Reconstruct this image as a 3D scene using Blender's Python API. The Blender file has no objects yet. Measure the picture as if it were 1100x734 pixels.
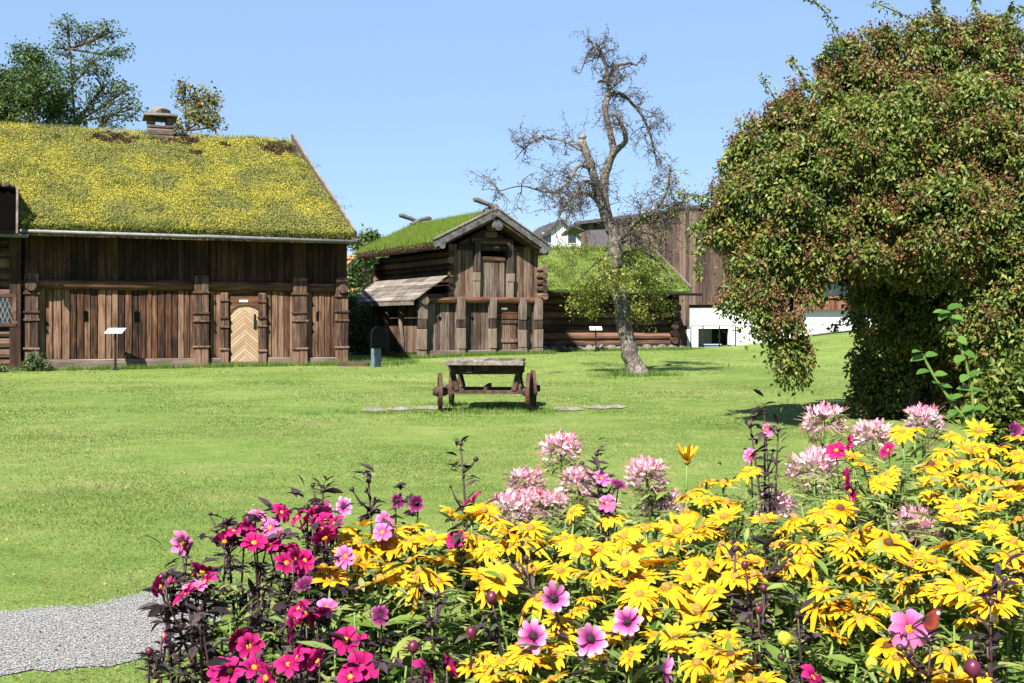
import bpy, math, random
import numpy as np
from mathutils import Vector, Matrix

random.seed(11)
rng = np.random.default_rng(11)
R = math.radians
sc = bpy.context.scene
col = sc.collection

# ------------------------------------------------------------------ camera model
F, CU, HV, EYE = 1222.0, 550.0, 350.0, 1.55
def P(u, v, Y):
    return Vector(((u - CU) / F * Y, Y, EYE - (v - HV) / F * Y))

def sstep(a, b, t):
    t = np.clip((np.asarray(t, float) - a) / (b - a), 0, 1)
    return t * t * (3 - 2 * t)

def gz(x, y):
    x = np.asarray(x, float); y = np.asarray(y, float)
    z = np.interp(y, [12, 30, 36, 40, 44, 50, 56], [0, .08, .15, .22, .37, .47, .5])
    z = z + 0.85 * sstep(9, 17, x) * sstep(30, 54, y)
    z = z + 8.5 * sstep(68, 140, y)
    z = z + 0.035 * np.sin(x * 0.45 + 1.0) * np.sin(y * 0.33) * sstep(8, 16, y)
    return z
def G(x, y): return float(gz(x, y))

# ------------------------------------------------------------------ mesh helpers
def link(o, parent=None):
    col.objects.link(o)
    if parent is not None: o.parent = parent
    return o

def np_mesh(name, V, Fa, mat, parent=None, smooth=False, attr=None):
    V = np.ascontiguousarray(V, dtype=np.float32).reshape(-1, 3)
    Fa = np.ascontiguousarray(Fa, dtype=np.int32)
    m, k = Fa.shape
    me = bpy.data.meshes.new(name)
    me.vertices.add(len(V)); me.vertices.foreach_set('co', V.ravel())
    me.loops.add(m * k); me.loops.foreach_set('vertex_index', Fa.ravel())
    me.polygons.add(m)
    me.polygons.foreach_set('loop_start', np.arange(0, m * k, k, dtype=np.int32))
    if smooth: me.polygons.foreach_set('use_smooth', np.ones(m, dtype=bool))
    me.update(calc_edges=True)
    me.validate()
    if attr is not None:
        a = me.attributes.new('t', 'FLOAT', 'POINT')
        a.data.foreach_set('value', np.asarray(attr, dtype=np.float32))
    me.materials.append(mat)
    return link(bpy.data.objects.new(name, me), parent)

class MB:
    def __init__(self): self.v = []; self.f = []; self.t = []
    def add(self, pts, faces):
        b = len(self.v)
        self.v += [tuple(p) for p in pts]
        self.f += [tuple(b + i for i in f) for f in faces]
        return self
    def hexa(self, p):
        return self.add(p, [(0, 3, 2, 1), (4, 5, 6, 7), (0, 1, 5, 4), (1, 2, 6, 5), (2, 3, 7, 6), (3, 0, 4, 7)])
    def box(self, x0, x1, y0, y1, z0, z1):
        return self.hexa([(x0, y0, z0), (x1, y0, z0), (x1, y1, z0), (x0, y1, z0),
                          (x0, y0, z1), (x1, y0, z1), (x1, y1, z1), (x0, y1, z1)])
    def jbox(self, x0, x1, y0, y1, z0, z1, j=0.01):
        q = [(x0, y0, z0), (x1, y0, z0), (x1, y1, z0), (x0, y1, z0), (x0, y0, z1), (x1, y0, z1), (x1, y1, z1), (x0, y1, z1)]
        return self.hexa([tuple(c + random.uniform(-j, j) for c in p) for p in q])
    def beam(self, p0, p1, w, h, up=(0, 0, 1)):
        p0 = Vector(p0); p1 = Vector(p1); t = (p1 - p0).normalized()
        s = t.cross(Vector(up)).normalized(); n = s.cross(t).normalized()
        s *= w / 2; n *= h / 2
        return self.hexa([p0 - s - n, p0 + s - n, p1 + s - n, p1 - s - n, p0 - s + n, p0 + s + n, p1 + s + n, p1 - s + n])
    def tube(self, pts, rad, n=8, cap=True, wob=0.0):
        pts = [Vector(p) for p in pts]
        if not hasattr(rad, '__len__'): rad = [rad] * len(pts)
        b = len(self.v); pn = None
        for i, p in enumerate(pts):
            t = (pts[min(i + 1, len(pts) - 1)] - pts[max(i - 1, 0)]).normalized()
            if pn is None:
                a = Vector((0, 0, 1)) if abs(t.z) < 0.9 else Vector((1, 0, 0))
                s = t.cross(a).normalized()
            else:
                s = (pn - t * pn.dot(t)).normalized()
            pn = s; q = t.cross(s)
            for k in range(n):
                an = 2 * math.pi * k / n
                r = rad[i] * (1 + random.uniform(-wob, wob))
                self.v.append(tuple(p + (s * math.cos(an) + q * math.sin(an)) * r))
        for i in range(len(pts) - 1):
            for k in range(n):
                k2 = (k + 1) % n
                self.f.append((b + i * n + k, b + i * n + k2, b + (i + 1) * n + k2, b + (i + 1) * n + k))
        if cap:
            self.f.append(tuple(b + k for k in range(n))[::-1])
            e = b + (len(pts) - 1) * n
            self.f.append(tuple(e + k for k in range(n)))
        return self
    def board(self, x, w, y, d, z0, z1):           # half-round vertical board, face towards -y
        pr = [(-.5, 0), (-.485, -.72), (-.40, -1), (.40, -.97), (.485, -.7), (.5, 0)]
        lo = [(x + a * w, y + b * d, z0) for a, b in pr]; hi = [(x + a * w, y + b * d, z1) for a, b in pr]
        n = len(pr); fs = [(i, (i + 1) % n, (i + 1) % n + n, i + n) for i in range(n)]
        return self.add(lo + hi, fs + [tuple(range(n))[::-1], tuple(range(n, 2 * n))])
    def prism(self, poly, y0, y1):                 # polygon in x,z extruded along y
        n = len(poly)
        a = [(p[0], y0, p[1]) for p in poly]; b = [(p[0], y1, p[1]) for p in poly]
        return self.add(a + b, [(i, (i + 1) % n, (i + 1) % n + n, i + n) for i in range(n)] + [tuple(range(n))[::-1], tuple(range(n, 2 * n))])
    def prismx(self, poly, x0, x1):                # polygon in y,z extruded along x
        n = len(poly)
        a = [(x0, p[0], p[1]) for p in poly]; b = [(x1, p[0], p[1]) for p in poly]
        return self.add(a + b, [(i, (i + 1) % n, (i + 1) % n + n, i + n) for i in range(n)] + [tuple(range(n))[::-1], tuple(range(n, 2 * n))])
    def lump(self, c, rx, ry, rz, j=0.15, nu=8, nv=5):
        b = len(self.v)
        self.v.append((c[0], c[1], c[2] - rz))
        for i in range(1, nv):
            ph = -math.pi / 2 + math.pi * i / nv
            for k in range(nu):
                a = 2 * math.pi * k / nu; q = 1 + random.uniform(-j, j)
                self.v.append((c[0] + rx * q * math.cos(ph) * math.cos(a), c[1] + ry * q * math.cos(ph) * math.sin(a), c[2] + rz * q * math.sin(ph)))
        self.v.append((c[0], c[1], c[2] + rz)); e = len(self.v) - 1
        for k in range(nu):
            k2 = (k + 1) % nu
            self.f.append((b, b + 1 + k2, b + 1 + k))
            for i in range(nv - 2):
                o = b + 1 + i * nu
                self.f.append((o + k, o + k2, o + nu + k2, o + nu + k))
            o = b + 1 + (nv - 2) * nu
            self.f.append((o + k, o + k2, e))
        return self
    def build(self, name, mat, parent=None, smooth=False, bevel=0.0):
        me = bpy.data.meshes.new(name)
        me.from_pydata(self.v, [], self.f); me.update()
        if smooth: me.polygons.foreach_set('use_smooth', np.ones(len(me.polygons), dtype=bool))
        me.materials.append(mat)
        o = link(bpy.data.objects.new(name, me), parent)
        if bevel:
            m = o.modifiers.new('bevel', 'BEVEL'); m.width = bevel; m.segments = 1; m.limit_method = 'ANGLE'
        return o

def tag(o, label, cat, group=None):
    o['label'] = label; o['category'] = cat
    if group: o['group'] = group
    return o
def thing(name, loc, label, cat, group=None, rz=0.0):
    o = bpy.data.objects.new(name, None); o.empty_display_size = 0.3
    o.location = loc; o.rotation_euler = (0, 0, rz); col.objects.link(o)
    return tag(o, label, cat, group)
def kind(o, k): o['kind'] = k; return o
def copy_tree(o, parent=None):
    c = o.copy(); col.objects.link(c)
    if parent is not None: c.parent = parent
    for ch in list(o.children): copy_tree(ch, c)
    return c

def unit(a): return a / np.maximum(np.linalg.norm(a, axis=1, keepdims=True), 1e-9)
def rdir(n): return unit(rng.normal(size=(n, 3)))

def leafcloud(C, T, N, L, W, fold=0.25, droop=0.12):
    """folded diamond leaves, two triangles each"""
    T = unit(T); S = unit(np.cross(T, N)); N = np.cross(S, T)
    L = np.asarray(L).reshape(-1, 1); W = np.asarray(W).reshape(-1, 1)
    mid = C + T * L * 0.42
    V = np.stack([C, mid + S * W / 2 + N * W * fold, C + T * L - N * L * droop, mid - S * W / 2 + N * W * fold], axis=1)
    n = len(C); b = (np.arange(n) * 4).reshape(-1, 1)
    Fa = np.stack([b + np.array([[0, 1, 2]]), b + np.array([[0, 2, 3]])], axis=1).reshape(-1, 3)
    return V.reshape(-1, 3), Fa
def curvedleaf(C, T, N, L, W, fold=0.2, droop=0.3):
    """lance-shaped folded leaves that arch over, twelve vertices each"""
    T = unit(T); S = unit(np.cross(T, N)); N = np.cross(S, T); n = len(C)
    L = np.asarray(L).reshape(-1, 1); W = np.asarray(W).reshape(-1, 1); rows = []
    dr = droop * rng.uniform(.3, 1.6, (n, 1)); tw = rng.normal(0, .25, (n, 1))
    for t_, w_ in ((0, .12), (.25, .8), (.55, 1.0), (.82, .55), (1, .03)):
        c = C + T * L * t_ * (1 - .12 * dr * t_) - N * L * dr * t_ * t_
        for s_ in (-1, 0, 1): rows.append(c + S * W * w_ * .5 * s_ + N * W * w_ * (fold * abs(s_) + tw * s_ * t_))
    V = np.stack(rows, 1); b = (np.arange(n) * 15)[:, None, None]; q = []
    for r_ in range(4):
        for k in (0, 1):
            o = r_ * 3 + k; q += [[o, o + 1, o + 4], [o, o + 4, o + 3]]
    return V.reshape(-1, 3), (b + np.array(q)[None]).reshape(-1, 3)
def bladecloud(C, T, S, L, W):
    L = np.asarray(L).reshape(-1, 1); W = np.asarray(W).reshape(-1, 1)
    V = np.stack([C - S * W / 2, C + S * W / 2, C + T * L], axis=1)
    return V.reshape(-1, 3), np.arange(len(C) * 3).reshape(-1, 3)
def joinvf(parts):
    Vs, Fs, b = [], [], 0
    for V, Fa in parts:
        Vs.append(V); Fs.append(Fa + b); b += len(V)
    return np.concatenate(Vs), np.concatenate(Fs)

# ------------------------------------------------------------------ materials
ALB = 0.80        # overall base colour level that goes with the exposure below
class NT:
    def __init__(self, name):
        self.m = bpy.data.materials.new(name); self.m.use_nodes = True
        self.t = self.m.node_tree; self.t.nodes.clear()
        self.out = self.n('ShaderNodeOutputMaterial')
    def n(self, typ, **kw):
        nd = self.t.nodes.new(typ)
        for k, v in kw.items(): setattr(nd, k, v)
        return nd
    def l(self, a, b): self.t.links.new(a, b)
    def ramp(self, src, stops, interp='LINEAR'):
        r = self.n('ShaderNodeValToRGB'); r.color_ramp.interpolation = interp
        e = r.color_ramp.elements
        while len(e) < len(stops): e.new(0.5)
        for q, (p, c) in zip(e, stops): q.position = p; q.color = (*c, 1)
        self.l(src, r.inputs[0]); return r.outputs[0]
    def coords(self, scale=(1, 1, 1), kindc='Object'):
        tc = self.n('ShaderNodeTexCoord'); mp = self.n('ShaderNodeMapping')
        mp.inputs['Scale'].default_value = scale
        self.l(tc.outputs[kindc], mp.inputs[0]); return mp.outputs[0]
    def noise(self, vec, scale, detail=4, rough=0.6, dist=0.0):
        q = self.n('ShaderNodeTexNoise'); q.inputs['Scale'].default_value = scale
        q.inputs['Detail'].default_value = detail; q.inputs['Roughness'].default_value = rough
        q.inputs['Distortion'].default_value = dist
        if vec is not None: self.l(vec, q.inputs['Vector'])
        return q.outputs['Fac']
    def island(self): return self.n('ShaderNodeNewGeometry').outputs['Random Per Island']
    def mix(self, f, a, b, mode='MIX'):
        q = self.n('ShaderNodeMix', data_type='RGBA', blend_type=mode)
        for s, i in ((f, 0), (a, 6), (b, 7)):
            if isinstance(s, (int, float)): q.inputs[i].default_value = s
            elif isinstance(s, tuple): q.inputs[i].default_value = (*s, 1)
            else: self.l(s, q.inputs[i])
        return q.outputs[2]
    def math(self, op, a, b=0.0):
        q = self.n('ShaderNodeMath', operation=op)
        for s, i in ((a, 0), (b, 1)):
            if isinstance(s, (int, float)): q.inputs[i].default_value = s
            else: self.l(s, q.inputs[i])
        return q.outputs[0]
    def bump(self, h, strength=0.5, dist=0.02):
        q = self.n('ShaderNodeBump'); q.inputs['Strength'].default_value = strength; q.inputs['Distance'].default_value = dist
        self.l(h, q.inputs['Height']); return q.outputs[0]
    def pbsdf(self, color, rough=0.7, normal=None, spec=0.3, metal=0.0):
        p = self.n('ShaderNodeBsdfPrincipled')
        if isinstance(color, tuple): p.inputs['Base Color'].default_value = (*[c * ALB for c in color], 1)
        else: self.l(self.mix(1.0, color, (ALB, ALB, ALB), 'MULTIPLY'), p.inputs['Base Color'])
        p.inputs['Roughness'].default_value = rough; p.inputs['Metallic'].default_value = metal
        p.inputs['Specular IOR Level'].default_value = spec
        if normal is not None: self.l(normal, p.inputs['Normal'])
        return p.outputs[0]
    def finish(self, sh): self.l(sh, self.out.inputs[0]); return self.m

def m_leaf(name, stops, transl=0.35, rough=0.5, spec=0.25, patch=None, pscale=0.6, pmix=0.6, dark=None):
    t = NT(name)
    c = t.ramp(t.island(), stops)
    if patch:
        nz = t.noise(t.coords(), pscale, 3)
        f = t.ramp(nz, [(0.43, (0, 0, 0)), (0.58, (1, 1, 1))])
        q = t.math('MULTIPLY', f, pmix)
        c = t.mix(q, c, t.ramp(t.island(), patch))
    if dark:
        n1 = t.noise(t.coords((.7, 1.0, 1)), .8, 4, .6); n2 = t.noise(t.coords(), 5.0, 3, .6)
        f = t.ramp(t.math('ADD', t.math('MULTIPLY', n1, .65), t.math('MULTIPLY', n2, .35)), [(.46, (1, 1, 1)), (.54, (0, 0, 0))])
        c = t.mix(t.math('MULTIPLY', f, .85), c, t.ramp(t.island(), dark))
    p = t.pbsdf(c, rough, spec=spec)
    tr = t.n('ShaderNodeBsdfTranslucent'); t.l(t.mix(1.0, c, (ALB, ALB, ALB), 'MULTIPLY'), tr.inputs[0])
    mx = t.n('ShaderNodeMixShader'); mx.inputs[0].default_value = transl
    t.l(p, mx.inputs[1]); t.l(tr.outputs[0], mx.inputs[2])
    return t.finish(mx.outputs[0])

def m_wood(name, dark, mid, light, stretch, isl=0.5, rough=0.8, bump=0.5, fine=1.0, grey=0.0):
    """stretch: object space scale of the grain (small along the grain)"""
    t = NT(name)
    v = t.coords(stretch)
    # shift grain per board
    tc = t.n('ShaderNodeVectorMath', operation='ADD'); t.l(v, tc.inputs[0])
    sc_ = t.n('ShaderNodeCombineXYZ'); r = t.math('MULTIPLY', t.island(), 37.0)
    for i in range(3): t.l(r, sc_.inputs[i])
    t.l(sc_.outputs[0], tc.inputs[1])
    g = t.noise(tc.outputs[0], 2.2 * fine, 6, 0.65, 0.4)
    big = t.noise(t.coords(), 0.9, 4, 0.6)
    s = t.math('ADD', t.math('MULTIPLY', g, 0.75), t.math('MULTIPLY', big, 0.35))
    s = t.math('ADD', s, t.math('MULTIPLY', t.math('SUBTRACT', t.island(), 0.5), 0.30 * isl))
    c = t.ramp(s, [(0.36, dark), (0.53, mid), (0.72, light)])
    if grey:
        gm = t.ramp(t.math('ADD', t.math('MULTIPLY', t.noise(tc.outputs[0], 1.1, 4, .7), .6), t.math('MULTIPLY', t.island(), .4)), [(.42, (0, 0, 0)), (.68, (1, 1, 1))])
        c = t.mix(t.math('MULTIPLY', gm, grey), c, t.ramp(g, [(.38, (.03, .026, .023)), (.62, (.17, .15, .132))]))
    nb = t.bump(g, bump, 0.015)
    return t.finish(t.pbsdf(c, rough, nb, spec=0.2))

def m_plain(name, color, rough=0.6, metal=0.0, spec=0.3, var=0.25, scale=6.0, bump=0.15):
    t = NT(name)
    nz = t.noise(t.coords(), scale, 5)
    lo = tuple(c * (1 - var) for c in color); hi = tuple(min(1, c * (1 + var)) for c in color)
    c = t.ramp(nz, [(0.3, lo), (0.7, hi)])
    return t.finish(t.pbsdf(c, rough, t.bump(nz, bump, 0.01), spec, metal))

M = {}
M['barn_board'] = m_wood('barn board', (.012, .006, .004), (.085, .037, .017), (.25, .130, .068), (7, 7, .55), isl=1.1, grey=.5)
M['barn_upper'] = m_wood('shade darkened tarred board', (.006, .004, .003), (.030, .014, .009), (.10, .046, .024), (7, 7, .5), isl=0.7)  # tar tone, darkened further to put the eave shade into the colour
M['barn_post'] = m_wood('carved post wood', (.018, .010, .008), (.075, .042, .028), (.20, .125, .085), (6, 6, .6), isl=0.8)
M['rail_h'] = m_wood('rail log', (.016, .009, .006), (.075, .034, .018), (.18, .09, .048), (.6, 6, 6), isl=0.3)
M['sill'] = m_wood('grey sill timber', (.04, .03, .026), (.11, .082, .066), (.22, .175, .145), (.5, 6, 6), isl=0.3)
M['log_dark'] = m_wood('dark log', (.012, .008, .006), (.055, .032, .022), (.19, .125, .085), (.5, 5, 5), isl=1.0)
M['log_red'] = m_wood('red brown log', (.012, .007, .005), (.052, .026, .017), (.16, .085, .055), (.5, 5, 5), isl=1.0)
M['stab_board'] = m_wood('grey brown board', (.015, .010, .008), (.076, .051, .039), (.215, .16, .124), (7, 7, .5), isl=0.9, grey=.4)
M['stab_brown'] = m_wood('warm brown board', (.016, .009, .007), (.090, .050, .031), (.24, .15, .098), (7, 7, .5), isl=0.8, grey=.45)
M['stab_post'] = m_wood('grey carved post', (.022, .015, .012), (.080, .058, .045), (.20, .155, .122), (6, 6, .6), isl=0.9)
M['grey_h'] = m_wood('grey weathered plank', (.045, .036, .030), (.125, .105, .088), (.27, .24, .21), (.5, 7, 7), isl=0.7)
M['barge'] = m_wood('bargeboard grey', (.030, .028, .028), (.085, .082, .082), (.19, .18, .18), (2, 2, 2), isl=0.3)
M['barge_pink'] = m_wood('pale bargeboard', (.06, .042, .035), (.14, .105, .09), (.25, .20, .175), (2, 2, 2), isl=0.2)
M['void'] = m_plain('dark interior', (.004, .0035, .0035), 1.0, spec=0.0, var=0.1)
M['iron'] = m_plain('dark iron', (.018, .017, .018), 0.5, 0.6)
M['gutter'] = m_plain('grey gutter', (.15, .15, .15), 0.5, var=0.3)
M['white'] = m_plain('white plate', (.80, .80, .79), 0.4, var=0.03)
M['plaster'] = m_plain('white plaster', (.72, .74, .77), 0.8, var=0.06, scale=1.5, bump=0.1)
M['stone'] = m_plain('grey stone', (.15, .138, .12), 0.85, var=0.5, scale=5, bump=0.6)
M['brick'] = m_plain('red chimney brick', (.13, .092, .078), 0.85, var=0.45, scale=9, bump=0.6)
M['worn'] = m_plain('worn dry ground', (.24, .195, .125), .95, var=.35, scale=14, bump=.5)
M['soil'] = m_plain('dark soil', (.035, .024, .016), 0.95, var=0.5, scale=20, bump=0.8)
M['cart_wood'] = m_wood('old cart wood', (.010, .007, .006), (.034, .019, .015), (.10, .058, .044), (4, 4, 4), isl=0.5)
M['cart_top'] = m_wood('silvered cart plank', (.035, .028, .022), (.10, .083, .066), (.23, .20, .165), (6, .6, 6), isl=0.8)
M['rust'] = m_plain('rusty tyre', (.07, .032, .022), 0.75, 0.2, var=0.5, scale=14)
M['bluepost'] = m_plain('blue grey paint', (.09, .13, .17), 0.5, var=0.2)
M['blackpanel'] = m_plain('black panel', (.006, .007, .008), 0.8, spec=0.05)
M['bark'] = m_wood('pale grey bark', (.020, .016, .013), (.075, .062, .052), (.30, .265, .23), (5, 5, 2.6), isl=0.0, bump=1.0, fine=1.7)
M['bark_dark'] = m_wood('dark bark', (.02, .015, .012), (.06, .046, .035), (.13, .10, .08), (5, 5, 1), isl=0.0, bump=0.8)
M['twig'] = m_plain('grey twig', (.085, .070, .062), 0.8, var=0.4)
M['clad'] = m_wood('brown cladding', (.025, .016, .012), (.075, .049, .037), (.15, .105, .082), (6, 6, .35), isl=1.0)
M['clad_red'] = m_wood('red brown cladding', (.06, .024, .014), (.16, .068, .042), (.25, .125, .08), (6, 6, .35), isl=0.6)
M['winframe'] = m_plain('orange wood frame', (.30, .13, .05), 0.6)
M['darkroof'] = m_plain('dark roofing', (.05, .045, .05), 0.7, var=0.3)
M['brown_tile'] = m_plain('brown roof tile', (.075, .045, .035), .8)
M['redtile'] = m_plain('red roof tile', (.42, .15, .075), 0.8, var=0.35, scale=3)
t = NT('window glass'); M['glass'] = t.finish(t.pbsdf((.02, .03, .035), 0.08, spec=0.6))
M['blue'] = m_plain('blue plastic', (.04, .10, .35), 0.4)
M['bluewhite'] = m_plain('white house paint', (.55, .57, .6), 0.6, var=0.05)
# chevron door: grooves follow z + |x| in the door's own coordinates
t = NT('chevron pine door')
sp = t.n('ShaderNodeSeparateXYZ'); tc = t.n('ShaderNodeTexCoord'); t.l(tc.outputs['Object'], sp.inputs[0])
dg = t.math('SUBTRACT', sp.outputs[2], t.math('MULTIPLY', t.math('ABSOLUTE', sp.outputs[0]), -0.9))
cell = t.math('DIVIDE', dg, 0.125); fr = t.math('FRACT', cell); fl = t.math('FLOOR', cell)
gr = t.ramp(fr, [(0.0, (0, 0, 0)), (0.10, (1, 1, 1)), (0.93, (1, 1, 1)), (1.0, (0, 0, 0))])
wn = t.n('ShaderNodeTexWhiteNoise', noise_dimensions='2D'); cb = t.n('ShaderNodeCombineXYZ')
t.l(fl, cb.inputs[0]); t.l(t.math('SIGN', sp.outputs[0]), cb.inputs[1]); t.l(cb.outputs[0], wn.inputs['Vector'])
nz = t.noise(t.coords((3, 3, 9)), 4, 5)
cc = t.ramp(t.math('ADD', t.math('MULTIPLY', wn.outputs['Value'], 0.5), t.math('MULTIPLY', nz, 0.5)), [(0.2, (.27, .165, .09)), (0.8, (.47, .345, .225))])
cc = t.mix(t.math('MULTIPLY', t.ramp(t.noise(t.coords((2.2, 2, .9)), 2.2, 5, .7), [(.48, (0, 0, 0)), (.7, (1, 1, 1))]), .55), cc, (.23, .17, .12))
cc = t.mix(gr, (.10, .05, .025), cc)
M['door'] = t.finish(t.pbsdf(cc, 0.65, t.bump(gr, 0.6, 0.02), spec=0.3))

# lawn ground
def m_lawn():
    t = NT('mown lawn')
    v = t.coords()
    a = t.noise(v, 0.22, 4, 0.6); b = t.noise(v, 2.2, 5, 0.7); c = t.noise(v, 26, 5, 0.75); d = t.noise(v, 0.7, 3)
    mow = t.noise(t.coords((0.16, 1.5, 1)), 1.0, 3, 0.6)
    s = t.math('ADD', t.math('MULTIPLY', a, 0.30), t.math('ADD', t.math('MULTIPLY', b, 0.26), t.math('ADD', t.math('MULTIPLY', c, 0.34), t.math('MULTIPLY', mow, 0.10))))
    colr = t.ramp(s, [(0.38, (.066, .120, .020)), (0.5, (.138, .200, .042)), (0.62, (.235, .265, .09))])
    dry = t.ramp(t.math('ADD', t.math('MULTIPLY', d, .6), t.math('MULTIPLY', b, .4)), [(0.55, (0, 0, 0)), (0.72, (1, 1, 1))])
    colr = t.mix(t.math('MULTIPLY', dry, 0.4), colr, (.22, .185, .07))
    return t.finish(t.pbsdf(colr, 0.9, t.bump(c, 0.6, 0.05), spec=0.1))
M['lawn'] = m_lawn()
M['blade'] = m_leaf('grass blade', [(0, (.078, .146, .020)), (.45, (.148, .218, .042)), (.8, (.25, .288, .095)), (1, (.38, .36, .17))], 0.3, 0.55,
                    patch=[(0, (.20, .205, .07)), (.6, (.30, .265, .12)), (1, (.42, .36, .21))], pscale=0.55, pmix=0.7, dark=[(0, (.060, .115, .018)), (1, (.125, .19, .036))])
M['tallgrass'] = m_leaf('tall grass', [(0, (.055, .125, .012)), (.6, (.12, .21, .03)), (1, (.2, .27, .06))], 0.4)
M['sedum'] = m_leaf('sedum turf', [(0, (.22, .225, .042)), (.35, (.31, .30, .050)), (.75, (.41, .365, .058)), (1, (.48, .385, .065))], 0.2, 0.7, 0.1,
                    patch=[(0, (.12, .155, .040)), (.6, (.22, .225, .060)), (1, (.30, .25, .10))], pscale=.7, pmix=0.95)
t = NT('turf base'); nz = t.noise(t.coords(), 1.7, 6, 0.7)
M['turfbase'] = t.finish(t.pbsdf(t.ramp(nz, [(0.36, (.045, .032, .018)), (0.47, (.10, .11, .024)), (0.62, (.17, .165, .035))]), 0.95, t.bump(nz, 0.8, 0.08), spec=0.05))
M['peat'] = m_plain('bare peat', (.06, .032, .022), 0.95, var=0.5, scale=12, bump=0.8)
M['roofgrass'] = m_leaf('roof grass', [(0, (.10, .18, .02)), (.6, (.175, .26, .035)), (1, (.27, .32, .06))], 0.4)
M['roofgrass_dry'] = m_leaf('roof grass dry', [(0, (.10, .16, .025)), (.5, (.19, .24, .045)), (1, (.32, .30, .10))], 0.4,
                            patch=[(0, (.05, .11, .015)), (1, (.12, .2, .03))], pscale=0.8)
# gravel
t = NT('gravel'); v = t.coords()
vo = t.n('ShaderNodeTexVoronoi'); vo.inputs['Scale'].default_value = 75; t.l(v, vo.inputs['Vector'])
nz = t.noise(v, 60, 4, 0.7); n2 = t.noise(v, 1.6, 4)
cg = t.ramp(t.math('ADD', t.math('MULTIPLY', nz, 0.6), t.math('MULTIPLY', vo.outputs['Distance'], 0.5)), [(0.25, (.31, .305, .30)), (0.55, (.245, .24, .238)), (0.85, (.13, .127, .125))])
cg = t.mix(t.math('MULTIPLY', t.ramp(n2, [(0.5, (0, 0, 0)), (0.75, (1, 1, 1))]), 0.35), cg, (.25, .20, .13))
M['gravel'] = t.finish(t.pbsdf(cg, 0.9, t.bump(vo.outputs['Distance'], 0.9, 0.02), spec=0.2))
t = NT('pebble'); M['pebble'] = t.finish(t.pbsdf(t.ramp(t.island(), [(0, (.18, .178, .176)), (.5, (.235, .232, .23)), (1, (.30, .297, .292))]), 0.85, spec=0.25))
# trees
M['leaf_shrub'] = m_leaf('shrub leaf', [(0, (.038, .075, .013)), (.5, (.088, .142, .023)), (.85, (.155, .195, .034)), (1, (.26, .25, .05))], 0.30, 0.45, 0.3,
                         patch=[(0, (.10, .125, .02)), (.5, (.18, .20, .032)), (1, (.28, .255, .048))], pscale=1.6, pmix=0.5)
M['seed'] = m_leaf('russet seed head', [(0, (.07, .028, .016)), (.5, (.165, .075, .040)), (.85, (.24, .13, .06)), (1, (.26, .19, .08))], 0.12, 0.7, 0.15)
M['leaf_fresh'] = m_leaf('fresh green leaf', [(0, (.06, .14, .02)), (1, (.12, .23, .04))], 0.35, 0.4)
M['leaf_far_dark'] = m_leaf('dark tree leaf', [(0, (.028, .062, .016)), (.6, (.065, .115, .028)), (1, (.12, .17, .045))], 0.25)
M['leaf_far_mid'] = m_leaf('mid green tree leaf', [(0, (.040, .078, .022)), (.6, (.075, .125, .035)), (1, (.13, .18, .06))], 0.3)
M['leaf_far_orange'] = m_leaf('autumn tree leaf', [(0, (.07, .11, .022)), (.5, (.15, .18, .032)), (.75, (.25, .20, .035)), (1, (.32, .15, .03))], 0.3)
M['leaf_apple'] = m_leaf('yellow green apple leaf', [(0, (.13, .17, .028)), (.6, (.25, .28, .05)), (1, (.38, .35, .09))], 0.45)
M['leaf_dry'] = m_leaf('dry curled leaf', [(0, (.03, .024, .022)), (.6, (.07, .058, .050)), (1, (.16, .14, .12))], 0.1, 0.8)
# flowers
M['rud_leaf'] = m_leaf('coneflower leaf', [(0, (.075, .145, .022)), (.5, (.17, .26, .045)), (1, (.34, .38, .10))], 0.45, 0.5)
M['fine_leaf'] = m_leaf('spider flower leaf', [(0, (.10, .17, .036)), (.5, (.20, .28, .075)), (1, (.38, .39, .15))], 0.45, 0.5)
M['rud_stem'] = m_plain('green stem', (.12, .19, .04), 0.6)
M['dark_leaf'] = m_leaf('dark dahlia leaf', [(0, (.016, .010, .012)), (.6, (.042, .027, .030)), (.9, (.075, .055, .058)), (1, (.06, .085, .03))], 0.12, 0.55, 0.15)
M['dark_stem'] = m_plain('dark dahlia stem', (.040, .020, .020), 0.5)
M['bud'] = m_plain('maroon bud', (.085, .012, .028), 0.4)
def m_petal(name, stops, transl=0.3, isl=0.15, tint=(1, .5, .0)):
    t = NT(name)
    at = t.n('ShaderNodeAttribute', attribute_name='t')
    c = t.ramp(at.outputs['Fac'], stops)
    c = t.mix(t.math('MULTIPLY', t.island(), isl), c, tint)
    p = t.pbsdf(c, 0.7, spec=0.12)
    tr = t.n('ShaderNodeBsdfTranslucent'); t.l(t.mix(1.0, c, (ALB, ALB, ALB), 'MULTIPLY'), tr.inputs[0])
    mx = t.n('ShaderNodeMixShader'); mx.inputs[0].default_value = transl
    t.l(p, mx.inputs[1]); t.l(tr.outputs[0], mx.inputs[2])
    return t.finish(mx.outputs[0])
M['pet_yellow'] = m_petal('yellow ray', [(0, (.58, .23, .008)), (.3, (.74, .41, .014)), (1, (.79, .51, .03))], 0.32, 0.7, (.66, .28, .006))
M['pet_orange'] = m_petal('orange ray', [(0, (.55, .16, .004)), (.5, (.76, .33, .006)), (1, (.8, .45, .01))], 0.3, 0.2, (.7, .3, .004))
M['pet_magenta'] = m_petal('magenta ray', [(0, (.25, .004, .06)), (.5, (.43, .010, .125)), (1, (.55, .03, .20))], 0.3, 0.35, (.20, .0, .06))
M['pet_pink'] = m_petal('pink ray', [(0, (.50, .02, .16)), (.28, (.58, .07, .26)), (1, (.68, .22, .44))], 0.3, 0.15, (.7, .4, .6))
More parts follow.
